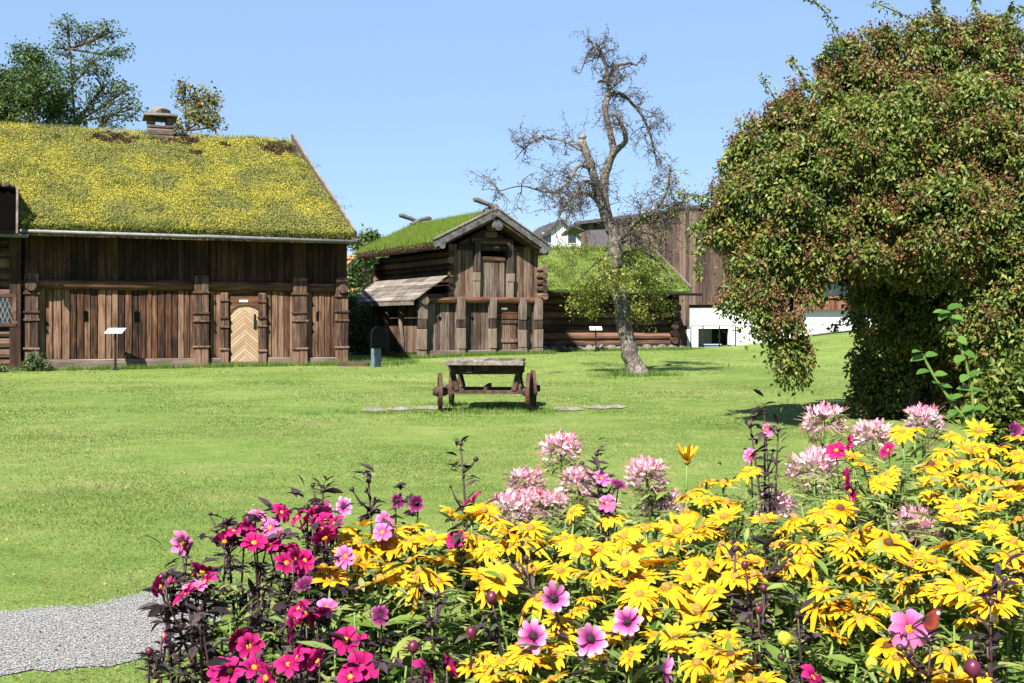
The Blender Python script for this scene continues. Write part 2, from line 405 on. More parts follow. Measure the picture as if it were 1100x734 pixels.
M['pet_lilac'] = m_petal('lilac ray', [(0, (.10, .006, .05)), (.25, (.30, .02, .17)), (.5, (.52, .12, .35)), (1, (.76, .44, .62))], 0.3, 0.25, (.42, .05, .25))
M['pet_plum'] = m_petal('plum ray', [(0, (.04, .003, .02)), (.6, (.15, .010, .085)), (1, (.36, .08, .24))], 0.3, 0.2, (.2, .01, .1))
M['pet_cleome'] = m_petal('spider flower petal', [(0, (.98, .80, .82)), (.4, (.96, .54, .64)), (.72, (.90, .26, .42)), (1, (.70, .08, .20))], 0.4, 0.35, (.86, .76, .78))
M['disc_ochre'] = m_plain('ochre cone', (.34, .20, .03), 0.8, var=0.5, scale=180, bump=0.8)
M['disc_brown'] = m_plain('brown cone', (.10, .045, .015), 0.8, var=0.5, scale=180, bump=0.8)
M['disc_orange'] = m_plain('orange disc', (.68, .27, .012), 0.7, var=0.4, scale=200, bump=0.6)
M['disc_dark'] = m_plain('dark disc', (.022, .008, .014), 0.7, var=0.5, scale=200, bump=0.6)
M['wing'] = m_petal('butterfly wing', [(0, (.02, .010, .008)), (.35, (.09, .014, .008)), (.75, (.22, .03, .012)), (1, (.015, .012, .015))], 0.1, 0.0)
M['eyespot'] = m_plain('wing eyespot', (.25, .38, .65), 0.5)
M['insect'] = m_plain('insect body', (.015, .012, .010), 0.7)

# ------------------------------------------------------------------ world, sun, camera
SUN = Vector((-0.36, -0.84, 1.0)).normalized()
el = math.asin(SUN.z); az = math.atan2(SUN.x, SUN.y)
w = bpy.data.worlds.new('World'); sc.world = w; w.use_nodes = True
wt = w.node_tree
sky = wt.nodes.new('ShaderNodeTexSky'); sky.sky_type = 'NISHITA'; sky.sun_disc = False
sky.sun_elevation = el; sky.sun_rotation = az
sky.air_density = 1.0; sky.dust_density = 0.0; sky.ozone_density = 3.0; sky.altitude = 1500
sm_ = wt.nodes.new('ShaderNodeMix'); sm_.data_type = 'RGBA'; sm_.inputs[0].default_value = 0.65; sm_.inputs[7].default_value = (2.2, 3.35, 5.2, 1)   # evens the clear blue out towards the horizon
wt.links.new(sky.outputs[0], sm_.inputs[6]); wt.links.new(sm_.outputs[2], wt.nodes['Background'].inputs[0]); wt.nodes['Background'].inputs[1].default_value = 0.057
sd = bpy.data.lights.new('sun', 'SUN'); sd.energy = 5.0; sd.angle = R(0.53); sd.color = (1.0, 0.945, 0.86)
so = link(bpy.data.objects.new('sun', sd)); so.rotation_euler = SUN.to_track_quat('Z', 'Y').to_euler(); so.location = (-20, -20, 30)
cd = bpy.data.cameras.new('camera'); cam = link(bpy.data.objects.new('camera', cd))
cam.location = (0, 0, EYE); cam.rotation_euler = (R(90), 0, 0)
cd.sensor_width = 36; cd.lens = 36 * F / 1100; cd.shift_y = (HV - 367) / 1100; cd.clip_start = 0.05; cd.clip_end = 3000
sc.camera = cam
sc.view_settings.view_transform = 'Standard'; sc.view_settings.look = 'None'
sc.view_settings.gamma = 1; sc.view_settings.use_curve_mapping = False; sc.view_settings.exposure = 1.75
sc.render.engine = 'CYCLES'
cy = sc.cycles
cy.max_bounces = 6; cy.diffuse_bounces = 3; cy.glossy_bounces = 2; cy.transmission_bounces = 4; cy.transparent_max_bounces = 4
cy.use_denoising = True; cy.caustics_reflective = False; cy.caustics_refractive = False
#PART2
# ================================================================== SETTING: ground, path
xs = np.concatenate([np.linspace(-420, -60, 19), np.linspace(-55, 55, 111), np.linspace(60, 420, 19)])
ys = np.concatenate([np.linspace(-60, -5, 12), np.linspace(-3, 75, 105), np.linspace(78, 160, 42), np.linspace(180, 900, 25)])
XX, YY = np.meshgrid(xs, ys)
V = np.stack([XX, YY, gz(XX, YY)], -1).reshape(-1, 3)
nx, ny = len(xs), len(ys)
ii = (np.arange(ny - 1)[:, None] * nx + np.arange(nx - 1)[None, :]).ravel()
kind(np_mesh('lawn', V, np.stack([ii, ii + 1, ii + nx + 1, ii + nx], -1), M['lawn'], smooth=True), 'structure')

# gravel path: ragged outline, a sheet above the lawn
up = [(-14, 5.2), (-9, 5.55), (-5.5, 5.95), (-2.9, 6.08), (-2.45, 6.28), (-2.15, 6.5), (-1.9, 6.6), (-1.72, 6.45)]
dn = [(-1.50, 6.0), (-1.55, 5.5), (-1.8, 5.22), (-2.2, 4.97), (-2.9, 4.68), (-5.5, 4.3), (-9, 4.1), (-14, 3.8)]
def densify(pl, st=0.06, j=0.03):
    o = []
    for (a, b), (c, d) in zip(pl[:-1], pl[1:]):
        n = max(1, int(math.hypot(c - a, d - b) / st))
        for k in range(n):
            f = k / n; o.append((a + (c - a) * f + random.uniform(-j, j), b + (d - b) * f + random.uniform(-j, j)))
    return o + [pl[-1]]
U, D = densify(up, .05, .035), densify(dn, .05, .035)
wb = lambda pl, s: [(x, y + s * (.07 * math.sin(x * 6.1 + s) * math.sin(x * 2.3) + .045 * math.sin(x * 14.7 + s))) for x, y in pl]
U, D = wb(U, 1), wb(D, -1)
outline = U + D
path_poly = np.array(outline)
def in_poly(px, py, poly):
    px = np.asarray(px); py = np.asarray(py); r = np.zeros(len(px), bool)
    x1, y1 = poly[:, 0], poly[:, 1]; x2, y2 = np.roll(x1, -1), np.roll(y1, -1)
    for a, b, c, d in zip(x1, y1, x2, y2):
        if b == d: continue
        m = ((b > py) != (d > py)) & (px < (c - a) * (py - b) / (d - b) + a)
        r ^= m
    return r
mb = MB(); mb.add([(x, y, G(x, y) + 0.006) for x, y in outline], [tuple(range(len(outline)))[::-1]])
kind(mb.build('gravel_path', M['gravel']), 'structure')
# loose pebbles on it
n = 52000
px = rng.uniform(-4.2, -1.5, n); py = rng.uniform(4.3, 6.85, n); k = in_poly(px + rng.normal(0, .035, n), py + rng.normal(0, .045, n), path_poly); px, py = px[k], py[k]; n = len(px)
r = rng.uniform(.0025, .006, n); c = np.stack([px, py, np.full(n, .008) + gz(px, py) + r * .3], -1)
a = rng.uniform(0, 6.28, n); e1 = np.stack([np.cos(a), np.sin(a), rng.uniform(-.3, .3, n)], -1) * (r * rng.uniform(.8, 1.5, n))[:, None]
e2 = np.stack([-np.sin(a), np.cos(a), rng.uniform(-.3, .3, n)], -1) * r[:, None]; e3 = np.zeros((n, 3)); e3[:, 2] = r * .45
Vp = np.stack([c + e1, c + e2, c - e1, c - e2, c + e3], 1); b = (np.arange(n) * 5)[:, None, None]
Fp = (b + np.array([[0, 1, 4], [1, 2, 4], [2, 3, 4], [3, 0, 4]])[None]).reshape(-1, 3)
kind(np_mesh('gravel', Vp.reshape(-1, 3), Fp, M['pebble']), 'stuff')
# bed soil
mb = MB(); sp_ = [(-1.2, 2.0), (-1.25, 3.2), (-.7, 3.9), (.2, 4.3), (1.2, 4.9), (3.6, 5.2), (3.9, 1.6), (0, 1.5)]
mb.add([(x, y, 0.008) for x, y in sp_], [tuple(range(len(sp_)))[::-1]])
kind(mb.build('flower_bed_soil', M['soil']), 'structure')

# lawn grass blades
STONES = [((u - CU) / F * Y, Y, w_) for u, v, w_ in ((402, 439.5, 15), (430, 438.5, 17), (462, 438, 20), (610, 439.5, 20), (642, 438, 17), (662, 437.5, 9)) for Y in (20.7 - (v - 438) * .25,)]
for sx, sy, w_ in STONES:
    mb = MB(); na = 26; rr_ = [random.uniform(.75, 1.15) for _ in range(na)]; mb.add([(sx + (.10 + w_ * .010) * rr_[i] * math.cos(6.2832 * i / na), sy + .40 * rr_[(i * 7) % na] * math.sin(6.2832 * i / na), G(sx, sy) + .012) for i in range(na)], [tuple(range(na))]); kind(mb.build('bare_ground', M['worn']), 'structure')
parts = []
for y0, y1, n, L, W in ((3.6, 7, 110000, .023, .0045), (7, 11, 110000, .024, .0065), (11, 18, 120000, .024, .010), (18, 30, 110000, .03, .016), (30, 50, 60000, .032, .028)):
    yy = np.sqrt(rng.uniform(y0 * y0, y1 * y1, n)); xx = rng.uniform(-.50, .50, n) * yy
    jx = rng.normal(0, .07, n) + .07 * np.sin(xx * 9) ; jy = rng.normal(0, .10, n) + .16 * np.sin(xx * 5.3 + 1) * np.sin(xx * 2.1) + .06 * np.sin(xx * 17)
    k = ~in_poly(xx + jx, yy + jy, path_poly)
    kk = in_poly(xx, yy, path_poly) & (rng.random(n) < .25 * np.clip(np.sin(xx * 3.7 + yy * 2) * np.sin(yy * 4.3 - xx * 1.2) - .62, 0, 1) + .006)
    k |= kk
    k &= ~in_poly(xx, yy, np.array(sp_))
    for sx, sy, w_ in STONES: k &= ((xx - sx) / (.13 + w_ * .010)) ** 2 + ((yy - sy) / .55) ** 2 > rng.uniform(.25, 1.15, n)
    xx, yy = xx[k], yy[k]; m = len(xx)
    T = unit(np.stack([rng.normal(0, .95, m), rng.normal(0, .95, m), np.ones(m)], -1)); S = unit(np.cross(T, rdir(m)))
    hgt = L * rng.uniform(.5, 1.3, m) * (1 + .5 * (np.sin(xx * 1.3) * np.sin(yy * .9 + xx * .4)))
    parts.append(bladecloud(np.stack([xx, yy, gz(xx, yy) - .004], -1), T, S, hgt, np.full(m, W)))
Vg, Fg = joinvf(parts)
kind(np_mesh('lawn_grass', Vg, Fg, M['blade']), 'stuff')

n = 1500; yy = np.sqrt(rng.uniform(20, 150, n)); xx = rng.uniform(-.5, -.02, n) * yy * 1.05; L = rng.uniform(.012, .032, n)
M['fallen'] = m_leaf('fallen leaf', [(0, (.10, .06, .025)), (.6, (.22, .14, .05)), (1, (.36, .27, .12))], .1, .8)
kind(np_mesh('fallen_leaves', *leafcloud(np.stack([xx, yy, gz(xx, yy) + .016], -1), rdir(n) * np.array([1, 1, .25]), rdir(n) * .4 + np.array([0, 0, 1]), L, L * .6, .2, .1), M['fallen']), 'stuff')
def grass_tufts(name, pts, n_each, spread, h, wid, mat):
    Cs = []
    for x, y in pts:
        q = rng.normal(0, spread, (n_each, 2)); Cs.append(np.stack([x + q[:, 0], y + q[:, 1], gz(x + q[:, 0], y + q[:, 1]) - .01], -1))
    C = np.concatenate(Cs); m = len(C)
    T = unit(np.stack([rng.normal(0, .4, m), rng.normal(0, .4, m), np.ones(m)], -1)); S = unit(np.cross(T, rdir(m)))
    V, Fa = bladecloud(C, T, S, h * rng.uniform(.4, 1.2, m), np.full(m, wid))
    return kind(np_mesh(name, V, Fa, mat), 'stuff')

# ================================================================== frames
class Fr:
    def __init__(s, u, Y, th, z=None):
        x = (u - CU) / F * Y
        s.th = R(th); s.d = Vector((math.cos(s.th), math.sin(s.th), 0)); s.n = Vector((-math.sin(s.th), math.cos(s.th), 0))
        s.O = Vector((x, Y, G(x, Y) if z is None else z))
    def px(s, u, v, yl=0.0):                       # point of the wall plane y = yl seen at photo pixel u, v
        r = Vector(((u - CU) / F, 1, -(v - HV) / F)); c = Vector((0, 0, EYE))
        t = ((s.O - c).dot(s.n) + yl) / r.dot(s.n); q = c + r * t - s.O
        return q.dot(s.d), q.z
    def w(s, x, y, z): return s.O + s.d * x + s.n * y + Vector((0, 0, z))
def roof_point(a, b, f, g): return tuple(a[i] * (1 - f) + b[i] * f for i in range(3))

def turf_slope(name, parent, mat, A, B, Cc, Dd, thick, nu, nv, disp):
    """slope slab: A,B eave ends, D,C ridge ends (D above A); bulging, uneven top"""
    A, B, Cc, Dd = map(Vector, (A, B, Cc, Dd))
    nrm = (B - A).cross(Dd - A).normalized()
    if nrm.z < 0: nrm = -nrm
    V = []; ph = rng.uniform(0, 6, 8)
    for j in range(nv + 1):
        for i in range(nu + 1):
            a, b = i / nu, j / nv
            p = (A * (1 - a) + B * a) * (1 - b) + (Dd * (1 - a) + Cc * a) * b
            e = min(1, min(b, 1 - b) * 14, min(a, 1 - a) * 25)
            h = thick * (.45 + .55 * e ** .5) + disp * (math.sin(p.x * 2.1 + ph[0]) * math.sin(p.z * 2.7 + ph[1]) + .6 * math.sin(p.x * 5.3 + ph[2] + p.z * 3) + rng.uniform(-.6, .6))
            V.append(p + nrm * h)
    top = len(V)
    V += [A - nrm * .02, B - nrm * .02, Cc - nrm * .02, Dd - nrm * .02]
    f = []
    for j in range(nv):
        for i in range(nu):
            o = j * (nu + 1) + i; f.append((o, o + 1, o + nu + 2, o + nu + 1))
    row = lambda j: [j * (nu + 1) + i for i in range(nu + 1)]
    colm = lambda i: [j * (nu + 1) + i for j in range(nv + 1)]
    f.append(tuple([top, top + 1] + row(0)[::-1])); f.append(tuple([top + 2, top + 3] + row(nv)))
    f.append(tuple([top + 1, top + 2] + colm(nu)[::-1])); f.append(tuple([top + 3, top] + colm(0))); f.append((top + 3, top + 2, top + 1, top))
    mb = MB(); mb.add(V, f)
    return mb.build(name, mat, parent, smooth=False), nrm
def slope_pts(A, B, Cc, Dd, n, pw=1.0):
    a = rng.uniform(0, 1, (n, 1)); b = rng.uniform(0, 1, (n, 1)) ** pw
    A, B, Cc, Dd = (np.array(q) for q in (A, B, Cc, Dd))
    return (A * (1 - a) + B * a) * (1 - b) + (Dd * (1 - a) + Cc * a) * b, a[:, 0], b[:, 0]

# ================================================================== BARN (left, sedum roof)
fb = Fr(372, 39.5, 20)
barn = thing('log_barn', fb.O, 'long dark brown plank barn with thick yellow green sedum roof and pale chevron door', 'barn', rz=fb.th)
XL = -14.2                                            # left end lies behind the neighbouring wing
zs0 = fb.px(372, 391)[1]
railz = lambda x: 2.86
EAVE_Z = fb.px(375, 257, -.98)[1]
RUN = 5.5
rx, rz_ = fb.px(311, 150, RUN)
# walls
mb = MB(); mb.box(XL, -.1, .10, .28, .25, 4.6); mb.box(XL, -2.3, 10.7, 10.9, .1, 4.6); mb.hexa([(-.3, .28, .1), (-.1, .28, .1), (-2.2, 10.7, .1), (-2.4, 10.7, .1), (-.3, .28, 4.6), (-.1, .28, 4.6), (-2.2, 10.7, 4.6), (-2.4, 10.7, 4.6)]); mb.box(XL, XL + .2, .28, 10.7, .1, 4.6)
ga, gb_, gc = (-.12, .28, 4.6), (-2.22, 10.7, 4.6), (rx - .25, RUN, rz_ - .62); mb.add([ga, gb_, gc] + [(q[0] - .15, q[1], q[2]) for q in (ga, gb_, gc)], [(0, 1, 2), (5, 4, 3), (0, 3, 4, 1), (1, 4, 5, 2), (2, 5, 3, 0)])
mb.build('wall', M['log_dark'], barn)
# rows of half-round boards
zr0 = fb.px(340, 309)[1]; zlow, zrail, ztop = .24, zr0 - .17, 4.5
doorx0, _ = fb.px(248, 390); doorx1, _ = fb.px(278, 390); dcx = (doorx0 + doorx1) / 2
mb = MB(); m2_ = MB(); mu = MB(); x = XL + .05
while x < -.12:
    wd = random.uniform(.17, .27)
    if not (doorx0 - .16 < x + wd / 2 < doorx1 + .16):
        (mb if x < dcx else m2_).board(x + wd / 2, wd * .93, .10 + random.uniform(-.018, .018), .075, zlow + .05, zrail + .02)
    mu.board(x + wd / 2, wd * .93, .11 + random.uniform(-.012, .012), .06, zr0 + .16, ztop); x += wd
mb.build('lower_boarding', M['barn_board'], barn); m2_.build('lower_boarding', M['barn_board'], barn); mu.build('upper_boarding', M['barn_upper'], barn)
# sill, rail
mb = MB(); mb.jbox(XL, doorx0 - .3, -.06, .30, -.12, zlow + .03, .015); mb.jbox(doorx1 + .3, .05, -.06, .30, -.12, zlow + .03, .015); mb.jbox(doorx0 - .3, doorx1 + .3, -.02, .3, -.12, zlow - .06, .01)
mb.build('sill', M['sill'], barn, bevel=.03)
mb = MB(); pts = [(XL, .02, zr0)] + [(XL + (i + 1) * -XL / 12, .02 + random.uniform(-.02, .02), zr0 + random.uniform(-.02, .02)) for i in range(11)] + [(-.02, .02, zr0)]
mb.tube(pts, [.17] * 13, 10, wob=.03)
mb.build('rail', M['rail_h'], barn, smooth=True)
# carved posts
def carved_post(xc, wd, z0, z1, marks, parent, mat, y=.06, dep=.16, notch=False):
    mb = MB(); zz = [z0] + marks + [z1]
    if notch:
        for i in range(len(zz) - 1):
            f = (1.0, 1.05, .93, 1.0)[i % 4] * random.uniform(.95, 1.05); a, b = zz[i], zz[i + 1]; sx = random.uniform(-.02, .02)
            mb.jbox(xc - wd * f / 2 + sx, xc + wd * f / 2 + sx, y - dep - .02 * (i % 2), y + .02, a + .006, b - .006, .012); mb.jbox(xc - wd * .36, xc + wd * .36, y - dep + .035, y + .015, a - .015, b + .015, .004)
        return mb.build('carved_post', mat, parent, bevel=.014)
    for i in range(len(zz) - 1):
        ww = wd * random.uniform(.94, 1.04); a, b = zz[i], zz[i + 1]
        hf = ww / 2; sp2 = random.uniform(-.02, .02) * wd
        mb.jbox(xc - hf, xc + sp2 - .006, y - dep, y + .02, a + .012, b - .012, .008); mb.jbox(xc + sp2 + .006, xc + hf, y - dep - .008, y + .02, a + .012, b - .012, .008)
        mb.jbox(xc - hf * .8, xc + hf * .8, y - dep + .03, y + .015, a - .01, b + .01, .004)
    for z in marks:
        mb.jbox(xc - wd * .58, xc + wd * .58, y - dep - .05, y, z - .045, z + .025, .008)
    return mb.build('carved_post', mat, parent, bevel=.012)
for u0, u1 in ((26, 42), (208, 224), (314, 329), (360, 373)):
    x0 = fb.px(u0, 390)[0]; x1 = fb.px(u1, 390)[0]
    tops = zr0 + .35
    mb = MB(); mb.jbox(x0 + .03, x1 - .03, -.12, .12, tops + .01, 4.3, .01); mb.build('upper_post', M['barn_upper'], barn)  # upper piece of the post: tar colour with eave shade painted in
    carved_post((x0 + x1) / 2, x1 - x0, -.05, tops, [z + random.uniform(-.05, .05) for z in (.62, 1.5, 1.82, 2.42)], barn, M['barn_post'], y=.0, dep=.20)
for (u, r_) in ((34, .17), (367, .16)):
    xk = fb.px(u, 312)[0]; mb = MB(); mb.tube([(xk, -.34, zr0 - .05), (xk, -.18, zr0 - .05)], [r_, r_ * 1.05], 12, wob=.04); mb.build('log_end', M['barn_post'], barn, bevel=.015)
for uc in (241, 281.5):
    xk = fb.px(uc, 380)[0]; carved_post(xk, .27, .0, 2.45, [z + random.uniform(-.04, .04) for z in (.55, 1.35, 1.62, 2.2)], barn, M['barn_post'], y=.04, dep=.14)
# door with arched top
dw = (doorx1 - doorx0) / 2; zt = fb.px(262, 328)[1]; zsp = zt - .26
dr = bpy.data.objects.new('door', None)
poly = [(-dw, .16), (dw, .16), (dw, zsp)] + [(dw * math.cos(a), zsp + .26 * math.sin(a)) for a in np.linspace(0, math.pi, 13)[1:-1]] + [(-dw, zsp)]
mb = MB(); mb.prism(poly, -.015, .05); door = mb.build('door', M['door'], barn); door.location = (dcx, 0, 0); door['label'] = 'pale pine door of chevron boards with arched top'
mb = MB(); mb.box(dw - .17, dw - .11, -.045, -.015, 1.25, 1.75); mb.tube([(dw - .14, -.05, 1.32), (dw - .14, -.10, 1.36), (dw - .14, -.10, 1.62), (dw - .14, -.05, 1.66)], .015, 6); mb.build('handle', M['iron'], door)
# head over the door, cut to the arch
poly = [(-dw - .02, zsp), (-dw - .02, zt + .30), (dw + .02, zt + .30), (dw + .02, zsp)] + [(dw * 1.0 * math.cos(a), zsp + .265 * math.sin(a)) for a in np.linspace(0, math.pi, 13)]
mb = MB(); mb.prism(poly, -.06, .10); o = mb.build('door_head', M['rail_h'], barn); o.location = (dcx, 0, 0)
px_, pz = fb.px(261.5, 323.5); mb = MB(); mb.box(px_ - .14, px_ + .14, -.078, -.062, pz - .035, pz + .035); mb.build('name_plate', M['white'], barn)
for u in (92, 147, 342.5):                            # keyhole shaped slits
    kx, kz = fb.px(u, 339); mb = MB()
    mb.prism([(kx + .085 * math.cos(a), kz + .07 + .085 * math.sin(a)) for a in np.linspace(0, 2 * math.pi, 12, endpoint=False)], .015, .034); mb.box(kx - .08, kx + .08, .018, .037, kz - .20, kz + .02)
    mb.build('keyhole_slit', M['void'], barn)
# roof
ye = -.98
A = (XL - .3, ye, EAVE_Z); B = (.08, ye, EAVE_Z); Cc = (rx, RUN, rz_ - .25); Dd = (XL - .3, RUN, rz_ - .25)
mb = MB(); mb.hexa([(XL - .3, ye - .02, EAVE_Z - .16), (.02, ye - .02, EAVE_Z - .16), (rx - .08, RUN, rz_ - .42), (XL - .3, RUN, rz_ - .42), (XL - .3, ye - .02, EAVE_Z - .05), (.02, ye - .02, EAVE_Z - .05), (rx - .08, RUN, rz_ - .31), (XL - .3, RUN, rz_ - .31)])
mb.build('roof_boards', M['log_dark'], barn)
roof, nrm = turf_slope('sedum_roof', barn, M['turfbase'], A, B, Cc, Dd, .26, 150, 80, .05)
turf_slope('rear_roof', barn, M['turfbase'], (rx, RUN, rz_ - .25), (XL - .3, RUN, rz_ - .25), (XL - .3, 11.7, EAVE_Z), (rx - .9, 11.7, EAVE_Z), .22, 40, 20, .03)
pts, a, b = slope_pts(A, B, Cc, Dd, 200000); nn = np.array(nrm)
k = a > .12; pts, a, b = pts[k], a[k], b[k]
# bare peat scars near the ridge
scar = np.zeros(len(pts), bool)
for (u, v, ru, rv) in ((297, 161, 15, 9), (122, 150, 19, 7), (192, 151, 20, 6), (208, 168, 7, 3), (60, 150, 5, 3), (240, 158, 5, 3), (308, 163, 8, 4)):
    for q, yl in ((None, RUN - .6),):
        sx, sz = fb.px(u, v, yl); rr = ru * 1.3 / 29.; scar |= ((pts[:, 0] - sx) / rr) ** 2 + ((pts[:, 2] + .26 - sz) / (rv * 1.3 / 29.)) ** 2 < rng.uniform(.35, 1.25, len(pts)) + .55 * np.sin(pts[:, 0] * 9 + u) * np.sin(pts[:, 2] * 14)
h = .325 + rng.uniform(-.05, .03, len(pts)) + .03 * np.sin(pts[:, 0] * 3.1) * np.sin(pts[:, 2] * 4.3) 
ee = np.minimum(1, np.minimum(np.minimum(b, 1 - b) * 14, np.minimum(a, 1 - a) * 25)); h = h - .13 * (1 - ee ** .5)
k = ~scar; Cq = (pts + nn * h[:, None])[k]; m = len(Cq)
T = unit(rdir(m) * 1.0 + nn * .25); L = rng.uniform(.025, .07, m)
V1 = leafcloud(Cq, T, rdir(m) * .5 + nn, L, L * .7, .2, .1)
kind(np_mesh('sedum', *V1, M['sedum'], roof), 'stuff')
Cq = (pts + nn * .30)[scar]; m = len(Cq); T = unit(rdir(m) + nn * .4); L = rng.uniform(.03, .07, m)
kind(np_mesh('bare_turf', *leafcloud(Cq, T, rdir(m), L, L * .7), M['peat'], roof), 'stuff')
# green grass tufts on the sedum and a hanging fringe along the eave
cs = []
for q in range(90):
    i = rng.integers(len(pts)); cs.append(pts[i] + nn * .3 + rng.normal(0, .14, (70, 3)) * np.array([1.6, .5, .3]))
Cq = np.concatenate(cs); m = len(Cq); T = unit(np.stack([rng.normal(0, .5, m), rng.normal(-.2, .4, m), np.ones(m)], -1))
fr = np.stack([rng.uniform(XL, .3, 5200), rng.normal(ye - .03, .05, 5200), EAVE_Z + rng.uniform(0, .26, 5200)], -1); T2 = unit(np.stack([rng.normal(0, .4, 5200), rng.normal(-.9, .3, 5200), rng.normal(-.2, .7, 5200)], -1))
Va = bladecloud(np.concatenate([Cq, fr]), np.concatenate([T, T2]), unit(np.cross(np.concatenate([T, T2]), rdir(m + 5200))), np.concatenate([rng.uniform(.06, .2, m), rng.uniform(.05, .17, 5200)]), np.full(m + 5200, .02))
kind(np_mesh('roof_grass_tuft', *Va, M['roofgrass_dry'], roof), 'stuff')
# dry grass standing along the ridge
n = 2600; Cq = np.stack([rng.uniform(XL, rx, n), rng.normal(RUN, .12, n), np.full(n, rz_ - .02)], -1); T = unit(np.stack([rng.normal(0, .35, n), rng.normal(0, .4, n), np.ones(n)], -1))
kind(np_mesh('ridge_grass', *bladecloud(Cq, T, unit(np.cross(T, rdir(n))), rng.uniform(.05, .17, n), np.full(n, .014)), M['sedum'], roof), 'stuff')
n = 9000; Cq = np.stack([rng.uniform(XL, .3, n), rng.normal(ye - .02, .03, n), EAVE_Z + rng.uniform(-.06, .10, n)], -1); T = unit(np.stack([rng.normal(0, .5, n), rng.normal(-.8, .3, n), rng.normal(-.5, .5, n)], -1))
kind(np_mesh('eave_fringe', *bladecloud(Cq, T, unit(np.cross(T, rdir(n))), rng.uniform(.03, .11, n), np.full(n, .025)), M['peat'], roof), 'stuff')
mb = MB(); mb.tube([(XL, ye - .16, EAVE_Z + .0), (-5, ye - .16, EAVE_Z - .06), (-4.9, ye - .16, EAVE_Z - .05), (.14, ye - .16, EAVE_Z - .10)], .06, 8)
mb.build('gutter', M['gutter'], barn, smooth=True)
mb = MB(); mb.beam((.10, ye - .1, EAVE_Z + .10), (rx + .10, RUN, rz_ + .06), .07, .42, up=(-.2, -.5, 1)); mb.build('bargeboard', M['barge_pink'], barn)
mb = MB(); mb.jbox(-.06, .27, ye - .12, ye + .9, EAVE_Z - .02, EAVE_Z + .07, .02); mb.jbox(-.04, .2, ye - .05, ye + .8, EAVE_Z - .14, EAVE_Z - .03, .02); mb.build('eave_beam', M['log_dark'], barn)
# chimney on the ridge
cx0, cz0 = fb.px(158, 139, RUN - .1); cx1, cz1 = fb.px(186, 123.5, RUN - .1); cm = (cx0 + cx1) / 2; cw = (cx1 - cx0) / 2
mb = MB(); zb = cz0 - .5; zc = cz0 + .02; zt_ = cz1 - .20
for zz in np.arange(zb, zc, .12): mb.jbox(cm - cw, cm + cw, RUN - .65, RUN + .45, zz + .006, zz + .114, .02)
for sx in (-1, 1):
    for zz in np.arange(zc, zt_ - .05, .12): mb.jbox(cm + sx * cw * .98, cm + sx * cw * .45, RUN - .62, RUN + .42, zz + .006, zz + .114, .02)
ch = mb.build('chimney', M['brick'], roof, bevel=.015)
mb = MB(); mb.jbox(cm - cw * 1.3, cm + cw * 1.28, RUN - .85, RUN + .62, zt_ + .02, zt_ + .11, .02); mb.lump((cm + .02, RUN - .2, zt_ + .26), .36, .32, .21, .14); mb.build('chimney_cap', M['stone'], roof)

# ---- dark log wing joined to the barn's left end
fw = Fr(24, 36.2, 20)
wing = thing('log_house', fw.O, 'dark log house with small lattice window cut by the left edge of the photo', 'log house', rz=fw.th)
mb = MB(); z = .05
for i in range(13):
    r_ = random.uniform(.155, .19); mb.tube([(-6, -.35, z + r_), (-3, -.35 + random.uniform(-.02, .02), z + r_), (-.12, -.35, z + r_)], r_, 9, wob=.04); z += r_ * 1.86
mb.box(-6, -.15, -.3, 4, 0, z); mb.build('log_wall', M['log_dark'], wing, smooth=False)
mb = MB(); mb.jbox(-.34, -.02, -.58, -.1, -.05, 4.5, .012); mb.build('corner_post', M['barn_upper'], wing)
wx0, wz0 = fw.px(-6, 351, -.5); wx1, wz1 = fw.px(17.5, 316, -.5)
mb = MB(); mb.box(wx0, wx1, -.60, -.52, wz0, wz0 + .10); mb.box(wx0, wx1, -.60, -.52, wz1 - .10, wz1); mb.box(wx0, wx0 + .09, -.60, -.52, wz0 + .1, wz1 - .1); mb.box(wx1 - .09, wx1, -.60, -.52, wz0 + .1, wz1 - .1)
wo = mb.build('window', M['log_red'], wing)
mb = MB(); mb.box(wx0 + .09, wx1 - .09, -.55, -.53, wz0 + .1, wz1 - .1); mb.build('pane', M['glass'], wo)
mb = MB()
for i in range(1, 5):
    q = wx0 + (wx1 - wx0) * i / 5; mb.beam((q - .16, -.57, wz0 + .1), (q + .16, -.57, wz1 - .1), .02, .02); mb.beam((q + .16, -.575, wz0 + .1), (q - .16, -.575, wz1 - .1), .02, .02)
mb.build('lattice', M['gutter'], wo)
ez = fw.px(15, 248, -1.3)[1]; tz = fw.px(8, 211, -.1)[1]
mb = MB(); mb.prismx([(-1.62, ez - .05), (-1.62, ez + .05), (-1.50, tz + .02), (2.2, tz + .14), (2.2, tz - .3)], -6.2, -.12); rf = mb.build('roof', M['void'], wing)
mb = MB()
mb.box(-6.2, -.14, -1.6, .9, tz + .14, tz + .20)
for i in range(24): mb.tube([(-6.2 + i * .255, -1.66, tz + .22), (-6.2 + i * .255, .95, tz + .27)], .07, 7)
mb.build('roof_tile', M['brown_tile'], rf)
mb = MB(); mb.beam((-.05, -1.72, ez - .12), (-.05, -1.55, tz + .16), .06, .16, up=(0, 1, 0)); mb.build('bargeboard', M['barge_pink'], wing)
mb = MB(); mb.tube([(-6.2, -1.45, ez - .12), (.25, -1.45, ez - .16)], .06, 8); mb.build('gutter', M['gutter'], wing, smooth=True)

